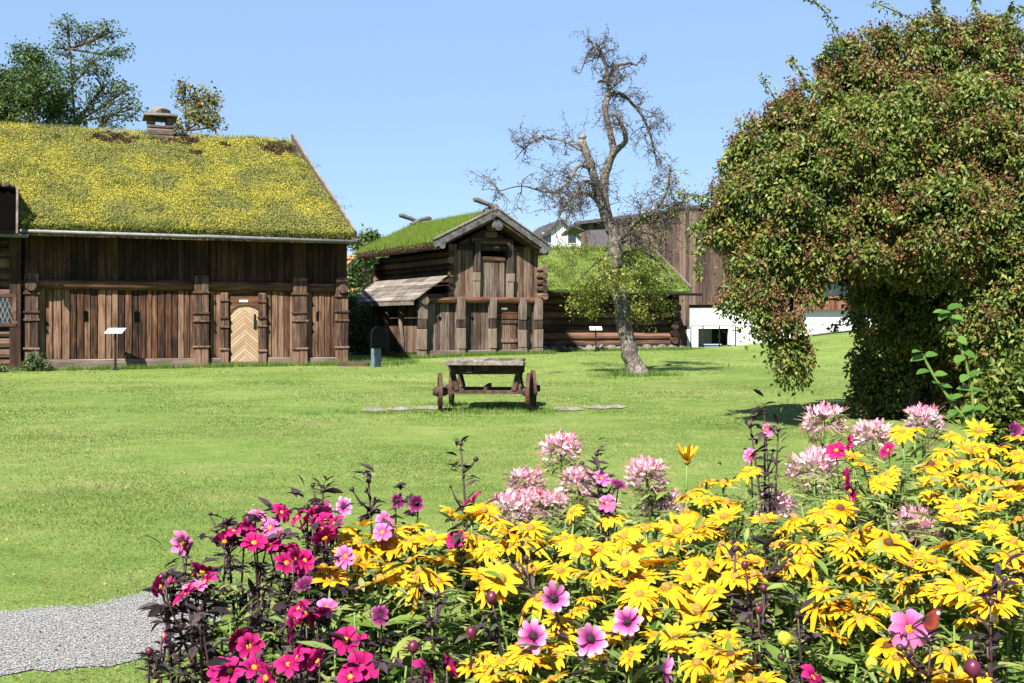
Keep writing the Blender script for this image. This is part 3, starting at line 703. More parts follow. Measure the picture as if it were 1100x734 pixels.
# ================================================================== STOREHOUSE (gabled loft house in the middle)
fs = Fr(484, 44, 30)
st = thing('storehouse', fs.O, 'two storey brown wooden storehouse with grassy gable roof and shingled lean-to', 'storehouse', rz=fs.th)
W = fs.px(580, 381)[0]; LD = 6.5; cxg = fs.px(534, 226, -.55)[0]; apz = fs.px(534, 231, -.55)[1]
xl_e, zl_e = fs.px(466, 264, -.55); xr_e, zr_e = fs.px(591, 262, -.55); zr_e = zl_e - .05
XLO = fs.px(451, 382)[0]; ZR = fs.px(500, 323)[1]
# log core upstairs and downstairs
mb = MB(); z = ZR + .05; k = 0; slp = (apz - zl_e) / (cxg - xl_e); zwl = zl_e - xl_e * slp - .42; zwr = zr_e + (xr_e - W) * slp - .42
while z < 4.75:
    r_ = random.uniform(.13, .155)
    for xx in (0.0, W):
        if z + 2 * r_ > (zwr if xx else zwl): continue
        mb.tube([(xx, (-.42 if xx else -.02) + random.uniform(-.05, .05), z + r_), (xx, LD * .5, z + r_), (xx, LD + .35, z + r_)], [r_ * .95, r_, r_ * .95], 9, wob=.03)
    xa_ = max(-.4, cxg - (apz - .45 - z - 2 * r_) / slp); xb_ = min(W + .4, cxg + (apz - .45 - z - 2 * r_) / slp)
    if xb_ - xa_ > .4: mb.tube([(xa_, LD, z + r_), (xb_, LD, z + r_)], r_, 9)
    if z > 4.0 and xb_ - xa_ > .4: mb.tube([(max(xa_, -.3), .05, z + r_), (min(xb_, W + .3), .05, z + r_)], r_, 9)
    z += r_ * 1.9
mb.build('log_wall', M['log_dark'], st)
mb = MB(); mb.box(.05, W - .05, .12, LD - .1, .1, min(zwl, zwr)); mb.prism([(.1, zwl - .02), (W - .1, zwr - .02), (cxg, apz - .40)], .11, LD - .1); mb.box(XLO + .12, .05, .14, LD - .4, .1, 2.4); mb.build('wall', M['log_red'], st)
# upper boarding
ux0 = fs.px(487, 300)[0]; dx0 = fs.px(516, 300)[0]; dx1 = fs.px(543, 300)[0]
mb = MB(); m2_ = MB(); x = -.06
while x < W - .2:
    wd = random.uniform(.15, .23)
    if not (dx0 - .05 < x + wd / 2 < dx1 + .05):
        (mb if x < dx0 else m2_).board(x + wd / 2, wd * .97, .11, .05, ZR + .12, 4.35)
    x += wd
mb.build('upper_boarding', M['stab_brown'], st); m2_.build('upper_boarding', M['stab_brown'], st)
ztop_d = fs.px(528, 263)[1]; zmid = fs.px(528, 278)[1]; zbot = ZR + .1
mb = MB(); x = dx0
nb = 5
for i in range(nb):
    wd = (dx1 - dx0) / nb; mb.board(x + wd / 2, wd * .97, .09, .04, zbot, zmid - .06); x += wd
hd = mb.build('loft_hatch', M['stab_board'], st)
mb = MB(); mb.box(dx0, dx1, .085, .115, zmid + .06, ztop_d); mb.build('loft_opening', M['void'], st)
mb = MB(); mb.jbox(dx0 - .02, dx1 + .02, -.0, .10, zmid - .06, zmid + .07, .01); mb.jbox(dx0 - .3, dx1 + .3, -.03, .10, ztop_d, ztop_d + .16, .01); mb.build('lintel', M['log_red'], st)
for u in (511.5, 547.5):
    carved_post(fs.px(u, 300)[0], .27, ZR - .02, fs.px(u, 258)[1], [ZR + .75, ZR + 1.1], st, M['stab_post'], y=.03, dep=.16, notch=True)
# mid beam, sill
mb = MB(); mb.tube([(XLO + .1, -.05, ZR + .0), (W * .5, -.06, ZR + .02), (W + .12, -.05, ZR + .03)], [.13, .14, .13], 10, wob=.03); mb.build('beam', M['rail_h'], st)
mb = MB(); mb.jbox(XLO, W + .1, -.10, .2, -.1, .22, .015); mb.build('sill', M['sill'], st, bevel=.03)
# lower boarding, doors and posts
pu = [(451.5, .36), (493.5, .32), (527, .29), (559.5, .28), (576.5, .30)]
pxs = [fs.px(u, 360)[0] for u, _ in pu]
mb = MB(); m2_ = MB(); x = XLO + .12
dlx0, dlx1 = pxs[2] + .16, pxs[3] - .15
while x < W - .05:
    wd = random.uniform(.15, .22)
    if not (dlx0 - .02 < x + wd / 2 < dlx1 + .02): (mb if x < dlx0 else m2_).board(x + wd / 2, wd * .97, .10, .05, .2, ZR - .1)
    x += wd
mb.build('lower_boarding', M['stab_board'], st); m2_.build('lower_boarding', M['stab_board'], st)
mb = MB(); nb = 4; x = dlx0
zdt = fs.px(543, 343)[1]
for i in range(nb):
    wd = (dlx1 - dlx0) / nb; mb.board(x + wd / 2, wd * .97, .10, .03, .22, zdt); x += wd
mb.jbox(dlx0, dlx1, .03, .07, .52, .66, .006); mb.jbox(dlx0, dlx1, .03, .07, 1.28, 1.42, .006)
mb.build('door', M['stab_brown'], st)
mb = MB(); mb.jbox(dlx0, dlx1, .0, .12, zdt + .01, zdt + .2, .01); mb.jbox(dlx0, dlx1, .03, .12, zdt + .22, ZR - .1, .01); mb.build('door_head', M['rail_h'], st)
q = fs.px(541.5, 331.5); mb = MB(); mb.box(q[0] - .13, q[0] + .13, -.03, -.006, q[1] - .035, q[1] + .035); mb.build('name_plate', M['white'], st)
for (u, wd), x in zip(pu, pxs):
    carved_post(x, wd, -.08, ZR + .12, [z + random.uniform(-.05, .05) for z in (.3, 1.05, 1.42)], st, M['stab_post'], y=-.06, dep=.18, notch=True)
for u in (473, 508, 567.5):
    kx, kz = fs.px(u, 342); mb = MB(); mb.prism([(kx - .07, kz), (kx, kz - .09), (kx + .07, kz), (kx, kz + .09)], .030, .046); mb.build('diamond_hole', M['void'], st)
q = fs.px(452.5, 323); mb = MB(); mb.tube([(q[0], -.36, q[1]), (q[0], -.1, q[1])], .17, 12, wob=.03); mb.build('log_end', M['stab_post'], st)
# lean-to along the left side
lx, lz = fs.px(443, 324, -.3)
hx, hz = fs.px(477, 299, -.3)
mb = MB(); x = XLO + .05; y = .35
while y < LD - .2:
    wd = random.uniform(.16, .24); mb.jbox(XLO + .02, XLO + .10, y, y + wd * .95, .15, lz - .02, .01); y += wd
lw = mb.build('side_wall', M['stab_brown'], st)
for i, y in enumerate((1.4, 2.8, 4.2, 5.6, 6.9)):
    mb = MB(); mb.tube([(XLO - .10, y, -.05), (XLO - .06, y + .05, .6), (XLO - .12, y + .12, 1.3), (XLO - .02, y + .04, lz + .05)], [.09, .075, .085, .09], 7, wob=.06); mb.build('brace', M['stab_post'], lw)
mb = MB(); mb.beam((lx - .05, -.4, lz - .06), (lx - .05, LD - .1, lz - .06), .12, .14); 
sl = (hx - lx, hz - lz)
for i in range(6):
    f0, f1 = i / 6, (i + 1.35) / 6
    y = -.45
    while y < LD - .15:
        wd = random.uniform(1.2, 2.2); y2 = min(y + wd, LD - .1)
        a0 = (lx + sl[0] * f0, lz + sl[1] * f0 + .05); a1 = (lx + sl[0] * min(f1, 1.1), lz + sl[1] * min(f1, 1.1) + .025); jz = random.uniform(-.012, .012)
        mb.hexa([(a0[0], y, a0[1] + jz), (a1[0], y, a1[1] + jz), (a1[0], y2 - .015, a1[1] + jz), (a0[0], y2 - .015, a0[1] + jz),
                 (a0[0], y, a0[1] + .04 + jz), (a1[0], y, a1[1] + .03 + jz), (a1[0], y2 - .015, a1[1] + .03 + jz), (a0[0], y2 - .015, a0[1] + .04 + jz)])
        y = y2
mb.build('lean_to_roof', M['grey_h'], st)
# main roof
yf, yb = -.55, LD + .55
apx = cxg
for sgn, xe, ze in ((-1, xl_e, zl_e), (1, xr_e, zr_e)):
    A = (xe, yf + .05, ze); B = (xe, yb, ze); Cq_ = (apx, yb, apz); D_ = (apx, yf + .05, apz)
    if sgn > 0: A, B, Cq_, D_ = B, A, D_, Cq_
    mb = MB(); nrm = (Vector(B) - Vector(A)).cross(Vector(D_) - Vector(A)).normalized()
    if nrm.z < 0: nrm = -nrm
    mb.hexa([Vector(q) - nrm * s for s in (.16, .04) for q in (A, B, Cq_, D_)])
    mb.build('roof_boards', M['log_dark'], st)
    tr, nrm = turf_slope('turf_roof', st, M['lawn'], A, B, Cq_, D_, .16, 40, 20, .02)
    pts, a, b = slope_pts(A, B, Cq_, D_, 26000); nn = np.array(nrm)
    m = len(pts); T = unit(np.stack([rng.normal(0, .35, m), rng.normal(0, .35, m), np.ones(m)], -1) + nn * .4)
    kind(np_mesh('roof_grass', *bladecloud(pts + nn * .13, T, unit(np.cross(T, rdir(m))), rng.uniform(.07, .26, m), np.full(m, .022)), M['roofgrass'], tr), 'stuff')
    # fringe of roots and birch bark at the eave
    f_ = 2500; fp = np.array(A) * 0 + np.stack([np.full(f_, xe) + rng.normal(0, .03, f_), rng.uniform(yf, yb, f_), ze + rng.uniform(-.05, .16, f_)], -1)
    T = unit(np.stack([sgn * np.abs(rng.normal(.6, .3, f_)), rng.normal(0, .5, f_), rng.normal(-.3, .6, f_)], -1))
    kind(np_mesh('eave_fringe', *bladecloud(fp, T, unit(np.cross(T, rdir(f_))), rng.uniform(.04, .10, f_), np.full(f_, .03)), M['peat'], tr), 'stuff')
    mb = MB(); mb.beam((xe, yf, ze + .02), (apx - sgn * -.02, yf, apz + .06), .055, .21, up=(0, 0, 1)); bo = mb.build('bargeboard', M['barge'], st)
    mb = MB(); mb.beam((xe - sgn * .0, yf + .10, ze + .24), (apx, yf + .10, apz + .28), .22, .05); mb.build('barge_cap', M['grey_h'], st)
mb = MB(); mb.tube([(apx, yf - .14, apz - .42), (apx, yf + .6, apz - .42)], [.19, .19], 14); mb.tube([(apx, yf - .17, apz - .42), (apx, yf - .14, apz - .42)], [.09, .12], 12); mb.build('ridge_log', M['barge'], st)
mb = MB(); mb.tube([(xl_e + .35, yf - .05, zl_e + .02), (xl_e + .35, .3, zl_e + .02)], .13, 10); mb.build('purlin', M['barge'], st); mb = MB(); mb.tube([(xr_e - .3, yf - .05, zr_e + .02), (xr_e - .3, .3, zr_e + .02)], .14, 10); mb.build('purlin', M['barge'], st)
# crossed gable horns front and back
def horn(y, s, l, zadd=0):
    mb = MB(); mb.tube([(apx + s * -.35, y, apz + .15 + zadd), (apx + s * .2, y, apz + .42 + zadd), (apx + s * l, y, apz + .26 + l * .42 + zadd), (apx + s * (l + .14), y, apz + .26 + l * .42 + zadd)], [.10, .095, .105, .08], 9); mb.build('gable_horn', M['barge'], st)
horn(yf + .28, -1, .75); horn(yb - .25, -1, .7); horn(yb - .4, 1, .5); horn(yf + .4, 1, .15)
#PART3
# ================================================================== LOG CABIN (right of the storehouse)
fc = Fr(724, 50.5, 13)
cab = thing('log_cabin', fc.O, 'low dark log cabin with overgrown turf roof on a rough stone footing', 'log cabin', rz=fc.th)
LC = 8.2; yec = -1.05
ez = fc.px(738, 314, yec)[1]; gx = fc.px(741, 314, yec)[0]; rxx, rzz = fc.px(700, 272, 3.6); RC = 3.6
mb = MB(); z = .12
for i in range(9):
    r_ = random.uniform(.15, .175)
    mb.tube([(-LC, .1, z + r_), (-LC * .5, .1 + random.uniform(-.03, .03), z + r_), (.28 + random.uniform(-.06, .06), .1, z + r_)], [r_, r_, r_ * .92], 10, wob=.04)
    mb.tube([(-.05, -.30 + random.uniform(-.06, .06), z + r_ + .12), (-.05, 3, z + r_ + .12), (-.05, 7, z + r_ + .12)], [r_ * .95, r_, r_], 10, wob=.03); z += r_ * 1.86
mb.box(-LC, -.1, .12, 7, .05, z); mb.prismx([(.15, z), (7.05, z), (RC, rzz - .4)], -.3, -.1)
mb.build('log_wall', M['log_red'], cab)
mb = MB(); x = -LC
while x < .2:
    wd = random.uniform(.25, .6); mb.lump((x + wd / 2, -.02, .02), wd * .52, .28, random.uniform(.13, .24), .2, 7, 4); x += wd * .85
mb.build('stone_footing', M['stone'], cab)
A = (-LC - .6, yec, ez); B = (gx, yec, ez); Cq_ = (rxx, RC, rzz); D_ = (-LC - .6, RC, rzz)
mb = MB(); mb.prismx([(yec, ez - .14), (yec, ez - .04), (RC, rzz - .04), (RC, rzz - .16)], -LC - .6, gx - .1); mb.build('roof_boards', M['log_dark'], cab)
tr, nrm = turf_slope('turf_roof', cab, M['lawn'], A, B, Cq_, D_, .2, 60, 30, .03)
turf_slope('rear_roof', cab, M['lawn'], (rxx, RC, rzz), (-LC - .6, RC, rzz), (-LC - .6, 8.2, ez), (gx, 8.2, ez), .2, 20, 12, .03)
pts, a, b = slope_pts(A, B, Cq_, D_, 34000); nn = np.array(nrm); m = len(pts)
T = unit(np.stack([rng.normal(0, .5, m), rng.normal(-.1, .5, m), np.ones(m)], -1)); hh = rng.uniform(.06, .2, m) * (1 + 1.6 * (b > .9) * rng.random(m))
kind(np_mesh('roof_grass', *bladecloud(pts + nn * .16, T, unit(np.cross(T, rdir(m))), hh, np.full(m, .028)), M['roofgrass_dry'], tr), 'stuff')
cs = []
for q in range(60): i = rng.integers(m); cs.append(pts[i] + nn * .28 + rng.normal(0, .16, (60, 3)))
Cq = np.concatenate(cs); mm = len(Cq); L = rng.uniform(.06, .13, mm)
kind(np_mesh('roof_weed', *leafcloud(Cq, rdir(mm), rdir(mm), L, L * .5), M['leaf_apple'], tr), 'stuff')
mb = MB(); mb.beam((gx + .03, yec - .05, ez + .12), (rxx + .03, RC, rzz + .16), .06, .26); mb.build('bargeboard', M['grey_h'], cab)
mb = MB(); mb.tube([(-LC - .6, yec - .1, ez - .04), (gx + .5, yec - .1, ez - .10)], .06, 8); mb.build('gutter', M['iron'], cab)

# ================================================================== MODERN BUILDING
fm = Fr(738, 54.5, 3, z=0.0)
mod = thing('modern_building', (fm.O.x, fm.O.y, 0), 'modern building with tall brown vertical cladding above a white base, right of the log cabin', 'building', rz=fm.th)
X = lambda u, v=350: fm.px(u, v)[0]
zb_t = fm.px(760, 329)[1]; o0, o1 = X(750), X(783); ot = fm.px(766, 353)[1]
mb = MB(); mb.box(0, o0, 0, .3, -.6, zb_t); mb.box(o1, 12.5, 0, .3, -.6, zb_t); mb.box(o0, o1, 0, .3, ot, zb_t); mb.box(0, .3, .3, 9, -.6, zb_t); mb.box(12.5, 12.8, 0, 9, -.6, zb_t)
mb.box(o0 - .8, o1 + .8, 1.9, 2.1, -.6, zb_t - .01); mb.box(o0 - .8, o1 + .8, .3, 1.9, ot + .05, ot + .2); mb.box(o0 - .8, o1 + .8, .3, 1.9, -.6, .2)
mb.build('white_base', M['plaster'], mod)
wv = MB(); a0 = fm.px(766, 372, 1.9); a1 = fm.px(780, 355, 1.9); wv.box(a0[0], a1[0], 1.86, 1.9, a0[1], a1[1]); wv.build('window', M['glass'], mod); mb = MB(); mb.box(a0[0] - .07, a1[0] + .07, 1.83, 1.859, a0[1] - .07, a0[1]); mb.box(a0[0] - .07, a1[0] + .07, 1.83, 1.859, a1[1], a1[1] + .07); mb.box(a0[0] - .07, a0[0], 1.83, 1.859, a0[1], a1[1]); mb.box(a1[0], a1[0] + .07, 1.83, 1.859, a0[1], a1[1]); mb.build('window_frame', M['iron'], mod); mb = MB(); mb.box(0, 12.5, -.03, -.004, -.6, .42); mb.build('plinth', M['stone'], mod); mb = MB(); mb.box(-.02, 12.5, -.05, -.004, zb_t - .06, zb_t - .004); mb.build('drip_edge', M['iron'], mod)
mb = MB(); x = X(722); ztl = fm.px(700, 226)[1]
c_end = X(793)
while x < c_end:
    wd = .16; zb = 1.55 if x < 0 else zb_t + .06
    mb.box(x, x + wd * .93, -.14 + random.uniform(-.006, .006), -.05, zb, 7.15); x += wd
mb.box(X(722), c_end, -.05, 8, zb_t + .05, 7.1)
mb.build('cladding', M['clad'], mod)
mb = MB(); x = X(783)
while x < X(791):
    mb.box(x, x + .13, -.19, -.15, zb_t + .06, 7.15); x += .16
mb.build('pale_cladding_strip', M['grey_h'], mod)
mb = MB(); mb.box(X(722), 0, -.03, 8, 1.56, zb_t + .04); mb.box(X(719) - .3, -.02, .05, 8, -.6, 1.54); mb.build('side_wall', M['clad_red'], mod)
mb = MB(); xl = X(628); x = xl
while x < X(722) - .1:
    zt2 = fm.px(628, 238)[1] + (x - xl) * .17; mb.box(x, x + .15, 1.5, 1.6, 2.5, min(zt2, 7.1)); x += .16
mb.build('rear_wing', M['clad'], mod)
mb = MB(); z0 = fm.px(628, 238)[1]; x1_ = X(722); mb.prism([(xl - .3, z0 - .05), (xl - .3, z0 + .1), (x1_, 7.22), (c_end + .1, 7.32), (c_end + .1, 7.16), (x1_, 7.16), (x1_ - .2, 7.02)], 1.2, 8.5); mb.box(x1_ - .05, c_end + .08, -.25, 1.19, 7.16, 7.3); mb.build('roof', M['darkroof'], mod)
mb = MB(); q0 = X(634); z0 = fm.px(650, 252)[1]; mb.prismx([(.6, z0 - .6), (1.48, z0 + .35), (1.48, z0 - .6)], q0, X(684)); mb.build('low_roof', M['darkroof'], mod)
mb = MB(); q = fm.px(771, 258, -.3); mb.tube([(q[0] - .3, -.42, q[1] - .1), (q[0] + .26, -.30, q[1] + .14)], [.11, .13], 10); mb.build('wall_lamp', M['white'], mod)
mb = MB(); xr0, xr1 = X(852), 12.9; x = xr0; zr0, zr1 = fm.px(880, 333)[1], 6.2
wa = fm.px(880, 319); wb = fm.px(912, 303)
while x < xr1:
    inw = wa[0] - .1 < x + .08 < wb[0] + .05
    if inw: mb.box(x, x + .15, -.30, -.20, zr0, wa[1] - .08); mb.box(x, x + .15, -.30, -.20, wb[1] + .08, zr1)
    else: mb.box(x, x + .15, -.30, -.20, zr0, zr1)
    x += .16
mb.box(xr0, xr1, -.199, 8, zr0, zr1 - .02); mb.build('red_cladding', M['clad_red'], mod)
mb = MB(); mb.box(wa[0] - .1, wb[0] + .1, -.36, -.24, wa[1] - .1, wa[1]); mb.box(wa[0] - .1, wb[0] + .1, -.36, -.24, wb[1], wb[1] + .1); mb.box(wa[0] - .1, wa[0], -.36, -.24, wa[1], wb[1]); mb.box(wb[0], wb[0] + .1, -.36, -.24, wa[1], wb[1])
wo = mb.build('window', M['winframe'], mod); wo['label'] = 'wide window with orange wooden frame'; mb = MB(); mb.box(wa[0], wb[0], -.24, -.22, wa[1], wb[1]); mb.build('pane', M['glass'], wo)
# railing in front of the opening
ra = fm.w(X(738), -.9, 0); rb = fm.w(X(785), -.9, 0)
rl = thing('railing', (ra.x, ra.y, G(ra.x, ra.y)), 'thin black metal railing in front of the white base opening', 'railing', rz=fm.th); LR = (rb - ra).length; rh = 1.02
mb = MB(); mb.beam((0, 0, rh), (LR, 0, rh), .045, .05); mb.beam((0, 0, .12), (LR, 0, .12), .03, .03); mb.build('top_rail', M['iron'], rl)
for x in (0, LR * .27, LR * .64, LR): mb = MB(); mb.box(x - .025, x + .025, -.03, .03, -.3, rh - .025); mb.build('post', M['iron'], rl)
q = fm.w((o0 + o1) / 2 + .1, .9, .2); bx = thing('plastic_crate', q, 'small blue plastic crate inside the white base opening', 'crate', rz=fm.th)
mb = MB(); mb.box(-.4, .4, -.25, -.22, 0, .42); mb.box(-.4, .4, .22, .25, 0, .42); mb.box(-.4, -.37, -.22, .22, 0, .42); mb.box(.37, .4, -.22, .22, 0, .42); mb.box(-.37, .37, -.22, .22, 0, .05); mb.build('body', M['blue'], bx)
mb = MB(); mb.box(-.43, .43, -.28, .28, .42, .46); mb.build('rim', M['bluewhite'], bx)
# paved strip along the hillside wall
sx0, sx1 = X(862), 12.3; mb = MB(); n = 24
for i in range(n):
    xa, xb = sx0 + (sx1 - sx0) * i / n, sx0 + (sx1 - sx0) * (i + 1) / n; q = [fm.w(xa, -1.5, 0), fm.w(xb, -1.5, 0), fm.w(xb, -.1, 0), fm.w(xa, -.1, 0)]
    mb.add([(p.x, p.y, G(p.x, p.y) + .05) for p in q], [(0, 1, 2, 3)])
kind(mb.build('path', M['stone']), 'structure')

# ---- houses far behind
def house(name, u, Y, wd, dp, zbase, hw, hr, th, wallm, roofm, label, wins):
    x = (u - CU) / F * Y; o = thing(name, (x, Y, zbase), label, 'house', rz=R(th))
    mb = MB(); mb.box(-wd / 2, wd / 2, 0, dp, -2, hw); mb.prism([(-wd / 2, hw), (wd / 2, hw), (0, hw + hr)], 0, dp); mb.build('wall', wallm, o)
    mb = MB(); e = .45; k_ = hr / (wd / 2)
    for s in (-1, 1): mb.hexa([(s * (wd / 2 + e), -e, hw - e * k_), (0, -e, hw + hr), (0, dp + e, hw + hr), (s * (wd / 2 + e), dp + e, hw - e * k_), (s * (wd / 2 + e), -e, hw - e * k_ + .22), (0, -e, hw + hr + .22), (0, dp + e, hw + hr + .22), (s * (wd / 2 + e), dp + e, hw - e * k_ + .22)])
    mb.build('roof', roofm, o)
    for wx, wz in wins:
        mb = MB(); mb.box(wx - .55, wx + .55, -.06, .0, wz, wz + 1.2); wf = mb.build('window', M['bluewhite'], o); mb = MB(); mb.box(wx - .45, wx + .45, -.08, -.062, wz + .1, wz + 1.1); mb.build('pane', M['glass'], wf)
    return o
hb = G(6, 125) - .7
house('white_house', 602, 125, 6.4, 10, hb, 13.4 - hb - 3.0 + .0, 2.6, 12, M['bluewhite'], M['darkroof'], 'white gabled house far behind the bare tree with dark roof', [(-1.5, 3.2), (1.3, 3.2)])
house('red_roofed_house', 392, 82, 6.5, 5, G(-10, 82), 2.6, 2.5, 78, M['stab_brown'], M['redtile'], 'distant house with orange red tiled roof between the barn and the storehouse', [])

# ================================================================== SIGNS AND POSTS
def info_sign(u, v, Y, h, pw, pd, label):
    x = (u - CU) / F * Y; z = G(x, Y); o = thing('information_sign', (x, Y, z), label, 'sign')
    mb = MB(); mb.box(-.03, .03, -.025, .025, -.05, h - .02); mb.box(-.09, .09, -.07, .07, -.02, .02); mb.build('post', M['iron'], o)
    mb = MB(); tl = R(20); c_, s_ = math.cos(tl), math.sin(tl)
    f = lambda a, b, c: (a, b * c_ - c * s_, h + b * s_ + c * c_)
    mb.hexa([f(-pw / 2, -pd / 2, 0), f(pw / 2, -pd / 2, 0), f(pw / 2, pd / 2, 0), f(-pw / 2, pd / 2, 0), f(-pw / 2, -pd / 2, .03), f(pw / 2, -pd / 2, .03), f(pw / 2, pd / 2, .03), f(-pw / 2, pd / 2, .03)])
    mb.build('panel', M['white'], o); return o
info_sign(124, 397, 36.2, 1.24, .56, .42, 'slanted white information panel on black post in front of the plank barn')
info_sign(640, 378, 48.6, .98, .52, .40, 'slanted white information panel on thin post by the log cabin wall')
Y = 37.6; x = (404 - CU) / F * Y; pp = thing('marker_post', (x, Y, G(x, Y)), 'blue grey post with round topped black panel between barn and storehouse', 'post', rz=R(62))
mb = MB(); mb.box(-.2, .2, -.07, .07, -.1, .72); mb.build('post', M['bluepost'], pp, bevel=.01)
mb = MB(); mb.prism([(-.42, .62), (.42, .62), (.42, 1.08)] + [(.42 * math.cos(a), 1.08 + .27 * math.sin(a)) for a in np.linspace(0, math.pi, 11)[1:-1]] + [(-.42, 1.08)], -.13, -.072); mb.build('panel', M['blackpanel'], pp)
Y = 38.3; x = (380 - CU) / F * Y; pl = tag(MB().jbox(-.5, .5, -.15, .15, -.02, .13, .02).build('timber_block', M['cart_wood'], bevel=.02), 'low timber coloured dark for shade, lying in the grass at the barn corner', 'timber'); pl.location = (x, Y, G(x, Y))  # dark cart wood stands in for the shade lying on this timber

# ================================================================== CART
Y0 = 20.6; x = (524 - CU) / F * Y0; zc = G(x, Y0)
cart = thing('wooden_cart', (x, Y0, zc), 'old wooden four wheeled cart with flat plank bed standing on the lawn', 'cart', rz=R(-3))
bt = EYE - 37.5 / F * (Y0 - .8) - zc; L2 = .80; hw = .66
mb = MB(); xx = -hw
nb = 6
for i in range(nb): wd = 2 * hw / nb; mb.jbox(xx + .006, xx + wd - .006, -L2 + random.uniform(-.03, .02), L2 + random.uniform(-.03, .03), bt - .05, bt + random.uniform(-.004, .006), .004); xx += wd
mb.jbox(-hw - .03, hw + .03, -L2 - .09, -L2 - .03, bt - .085, bt + .0, .006)
mb.build('platform', M['cart_top'], cart, bevel=.008)
for yy in (-L2 + .22, L2 - .22):
    mb = MB(); mb.jbox(-hw + .05, hw - .05, yy - .09, yy + .09, bt - .24, bt - .058, .012)
    mb.build('bolster', M['cart_wood'], cart, bevel=.015)
    mb = MB(); mb.beam((-.76, yy, .33), (.76, yy, .33), .06, .06); mb.tube([(-.92, yy, .33), (-.70, yy, .33)], .035, 8); mb.tube([(.70, yy, .33), (.92, yy, .33)], .035, 8); mb.build('axle', M['cart_wood'], cart)
    for s in (-1, 1):
        mb = MB(); mb.beam((s * .50, yy, .36), (s * .62, yy - .02, bt - .07), .09, .10, up=(0, 1, 0)); mb.beam((s * .62, yy + .02, .30), (s * .53, yy, bt - .14), .05, .08, up=(0, 1, 0)); mb.build('stake', M['cart_wood'], cart, bevel=.008)
mb = MB(); mb.beam((0, -L2 + .2, .40), (0, L2 - .2, .40), .06, .07); mb.build('reach_pole', M['cart_wood'], cart)
mb = MB()
for i in range(9):
    q = -hw * .7 + i * .13; mb.jbox(q, q + .12, -L2 + .02, -L2 + .1, bt - .13 - random.uniform(.0, .08), bt - .06, .01)
mb.build('ragged_fringe', M['cart_wood'], cart)
def make_wheel():
    n = 28; r0, r1 = .255, .325; mb = MB(); V = []
    for i in range(n):
        a = 2 * math.pi * i / n; ca, sa = math.cos(a), math.sin(a)
        V += [(-.035, ca * r0, sa * r0), (.035, ca * r0, sa * r0), (.035, ca * r1, sa * r1), (-.035, ca * r1, sa * r1)]
    f = []
    for i in range(n):
        a, b = i * 4, ((i + 1) % n) * 4
        for k in range(4): f.append((a + k, a + (k + 1) % 4, b + (k + 1) % 4, b + k))
    mb.add(V, f); wl = mb.build('wheel', M['cart_wood'], cart)
    mb = MB(); V = []
    for i in range(n):
        a = 2 * math.pi * i / n; ca, sa = math.cos(a), math.sin(a)
        V += [(-.032, ca * .327, sa * .327), (.032, ca * .327, sa * .327), (.032, ca * .338, sa * .338), (-.032, ca * .338, sa * .338)]
    mb.add(V, f); mb.build('tyre', M['rust'], wl)
    mb = MB(); mb.tube([(-.13, 0, 0), (-.05, 0, 0), (.05, 0, 0), (.13, 0, 0)], [.055, .085, .085, .055], 12); mb.build('hub', M['cart_wood'], wl)
    for i in range(10):
        a = 2 * math.pi * (i + .3) / 10; mb = MB(); mb.tube([(0, math.cos(a) * .08, math.sin(a) * .08), (0, math.cos(a) * .257, math.sin(a) * .257)], [.024, .018], 6); mb.build('spoke', M['cart_wood'], wl)
    return wl
w0 = make_wheel(); first = True
for (xx, yy, rz) in ((-.80, -L2 + .22, 9), (.78, -L2 + .22, -5), (-.72, L2 - .22, 2), (.80, L2 - .22, 8)):
    wl = w0 if first else copy_tree(w0, cart); first = False
    wl.location = (xx, yy, .335); wl.rotation_euler = (random.uniform(0, 6), 0, R(rz))
# flat stones let into the grass beside the cart
sl = ['flat grey stone in the grass left of the cart, far left of three', 'flat grey stone in the grass left of the cart, middle of three', 'flat grey stone in the grass touching the left cart wheel',
      'flat grey stone in the grass just right of the cart', 'flat grey stone in the grass farther right of the cart', 'flat grey stone in the grass at the far right of the stone row']
for (u, v, wpx), lb in zip(((402, 439.5, 15), (430, 438.5, 17), (462, 438, 20), (610, 439.5, 20), (642, 438, 17), (662, 437.5, 9)), sl):
    Y = 20.7 - (v - 438) * .25; x = (u - CU) / F * Y; wd = wpx / 59.
    mb = MB(); mb.lump((0, 0, -.02), wd * .75, .2, .05, .25, 11, 5); o = mb.build('flat_stone', M['stone']); o.location = (x, Y, G(x, Y) + .018); tag(o, lb, 'stone', 'flat stones in the lawn beside the cart')
pts = [(x0 + random.uniform(-.2, .2), Y0 + random.uniform(-1.2, 1.1)) for x0 in [x_ * .1 - 1.0 for x_ in range(21)] for _ in range(2)]
cx_ = (523 - CU) / F * Y0
kind(grass_tufts('tall_grass', [(cx_ + a, b) for a, b in pts] + [(cx_ + random.uniform(-3.2, 2.6), 19.9 + random.uniform(-.5, .4)) for _ in range(26)], 60, .16, .09, .012, M['tallgrass']), 'stuff')
bp = []
for _ in range(170):
    q = fb.w(random.uniform(-12, .6), -.32 + random.uniform(-.22, .1), 0); bp.append((q.x, q.y))
for _ in range(90):
    q = fs.w(random.uniform(XLO - .3, W + .4), -.35 + random.uniform(-.2, .1), 0); bp.append((q.x, q.y))
for _ in range(60):
    q = fs.w(XLO - .25 + random.uniform(-.15, .1), random.uniform(-.2, LD), 0); bp.append((q.x, q.y))
for _ in range(90):
    q = fc.w(random.uniform(-8, .8), -.5 + random.uniform(-.2, .1), 0); bp.append((q.x, q.y))
for _ in range(60): bp.append((random.uniform(-6.2, -3.4), random.uniform(38.6, 41.5)))
for _ in range(40): bp.append((3.6 + random.gauss(0, .45), 33 + random.gauss(-.1, .35)))
grass_tufts('wall_grass', bp, 55, .12, .20, .016, M['tallgrass'])
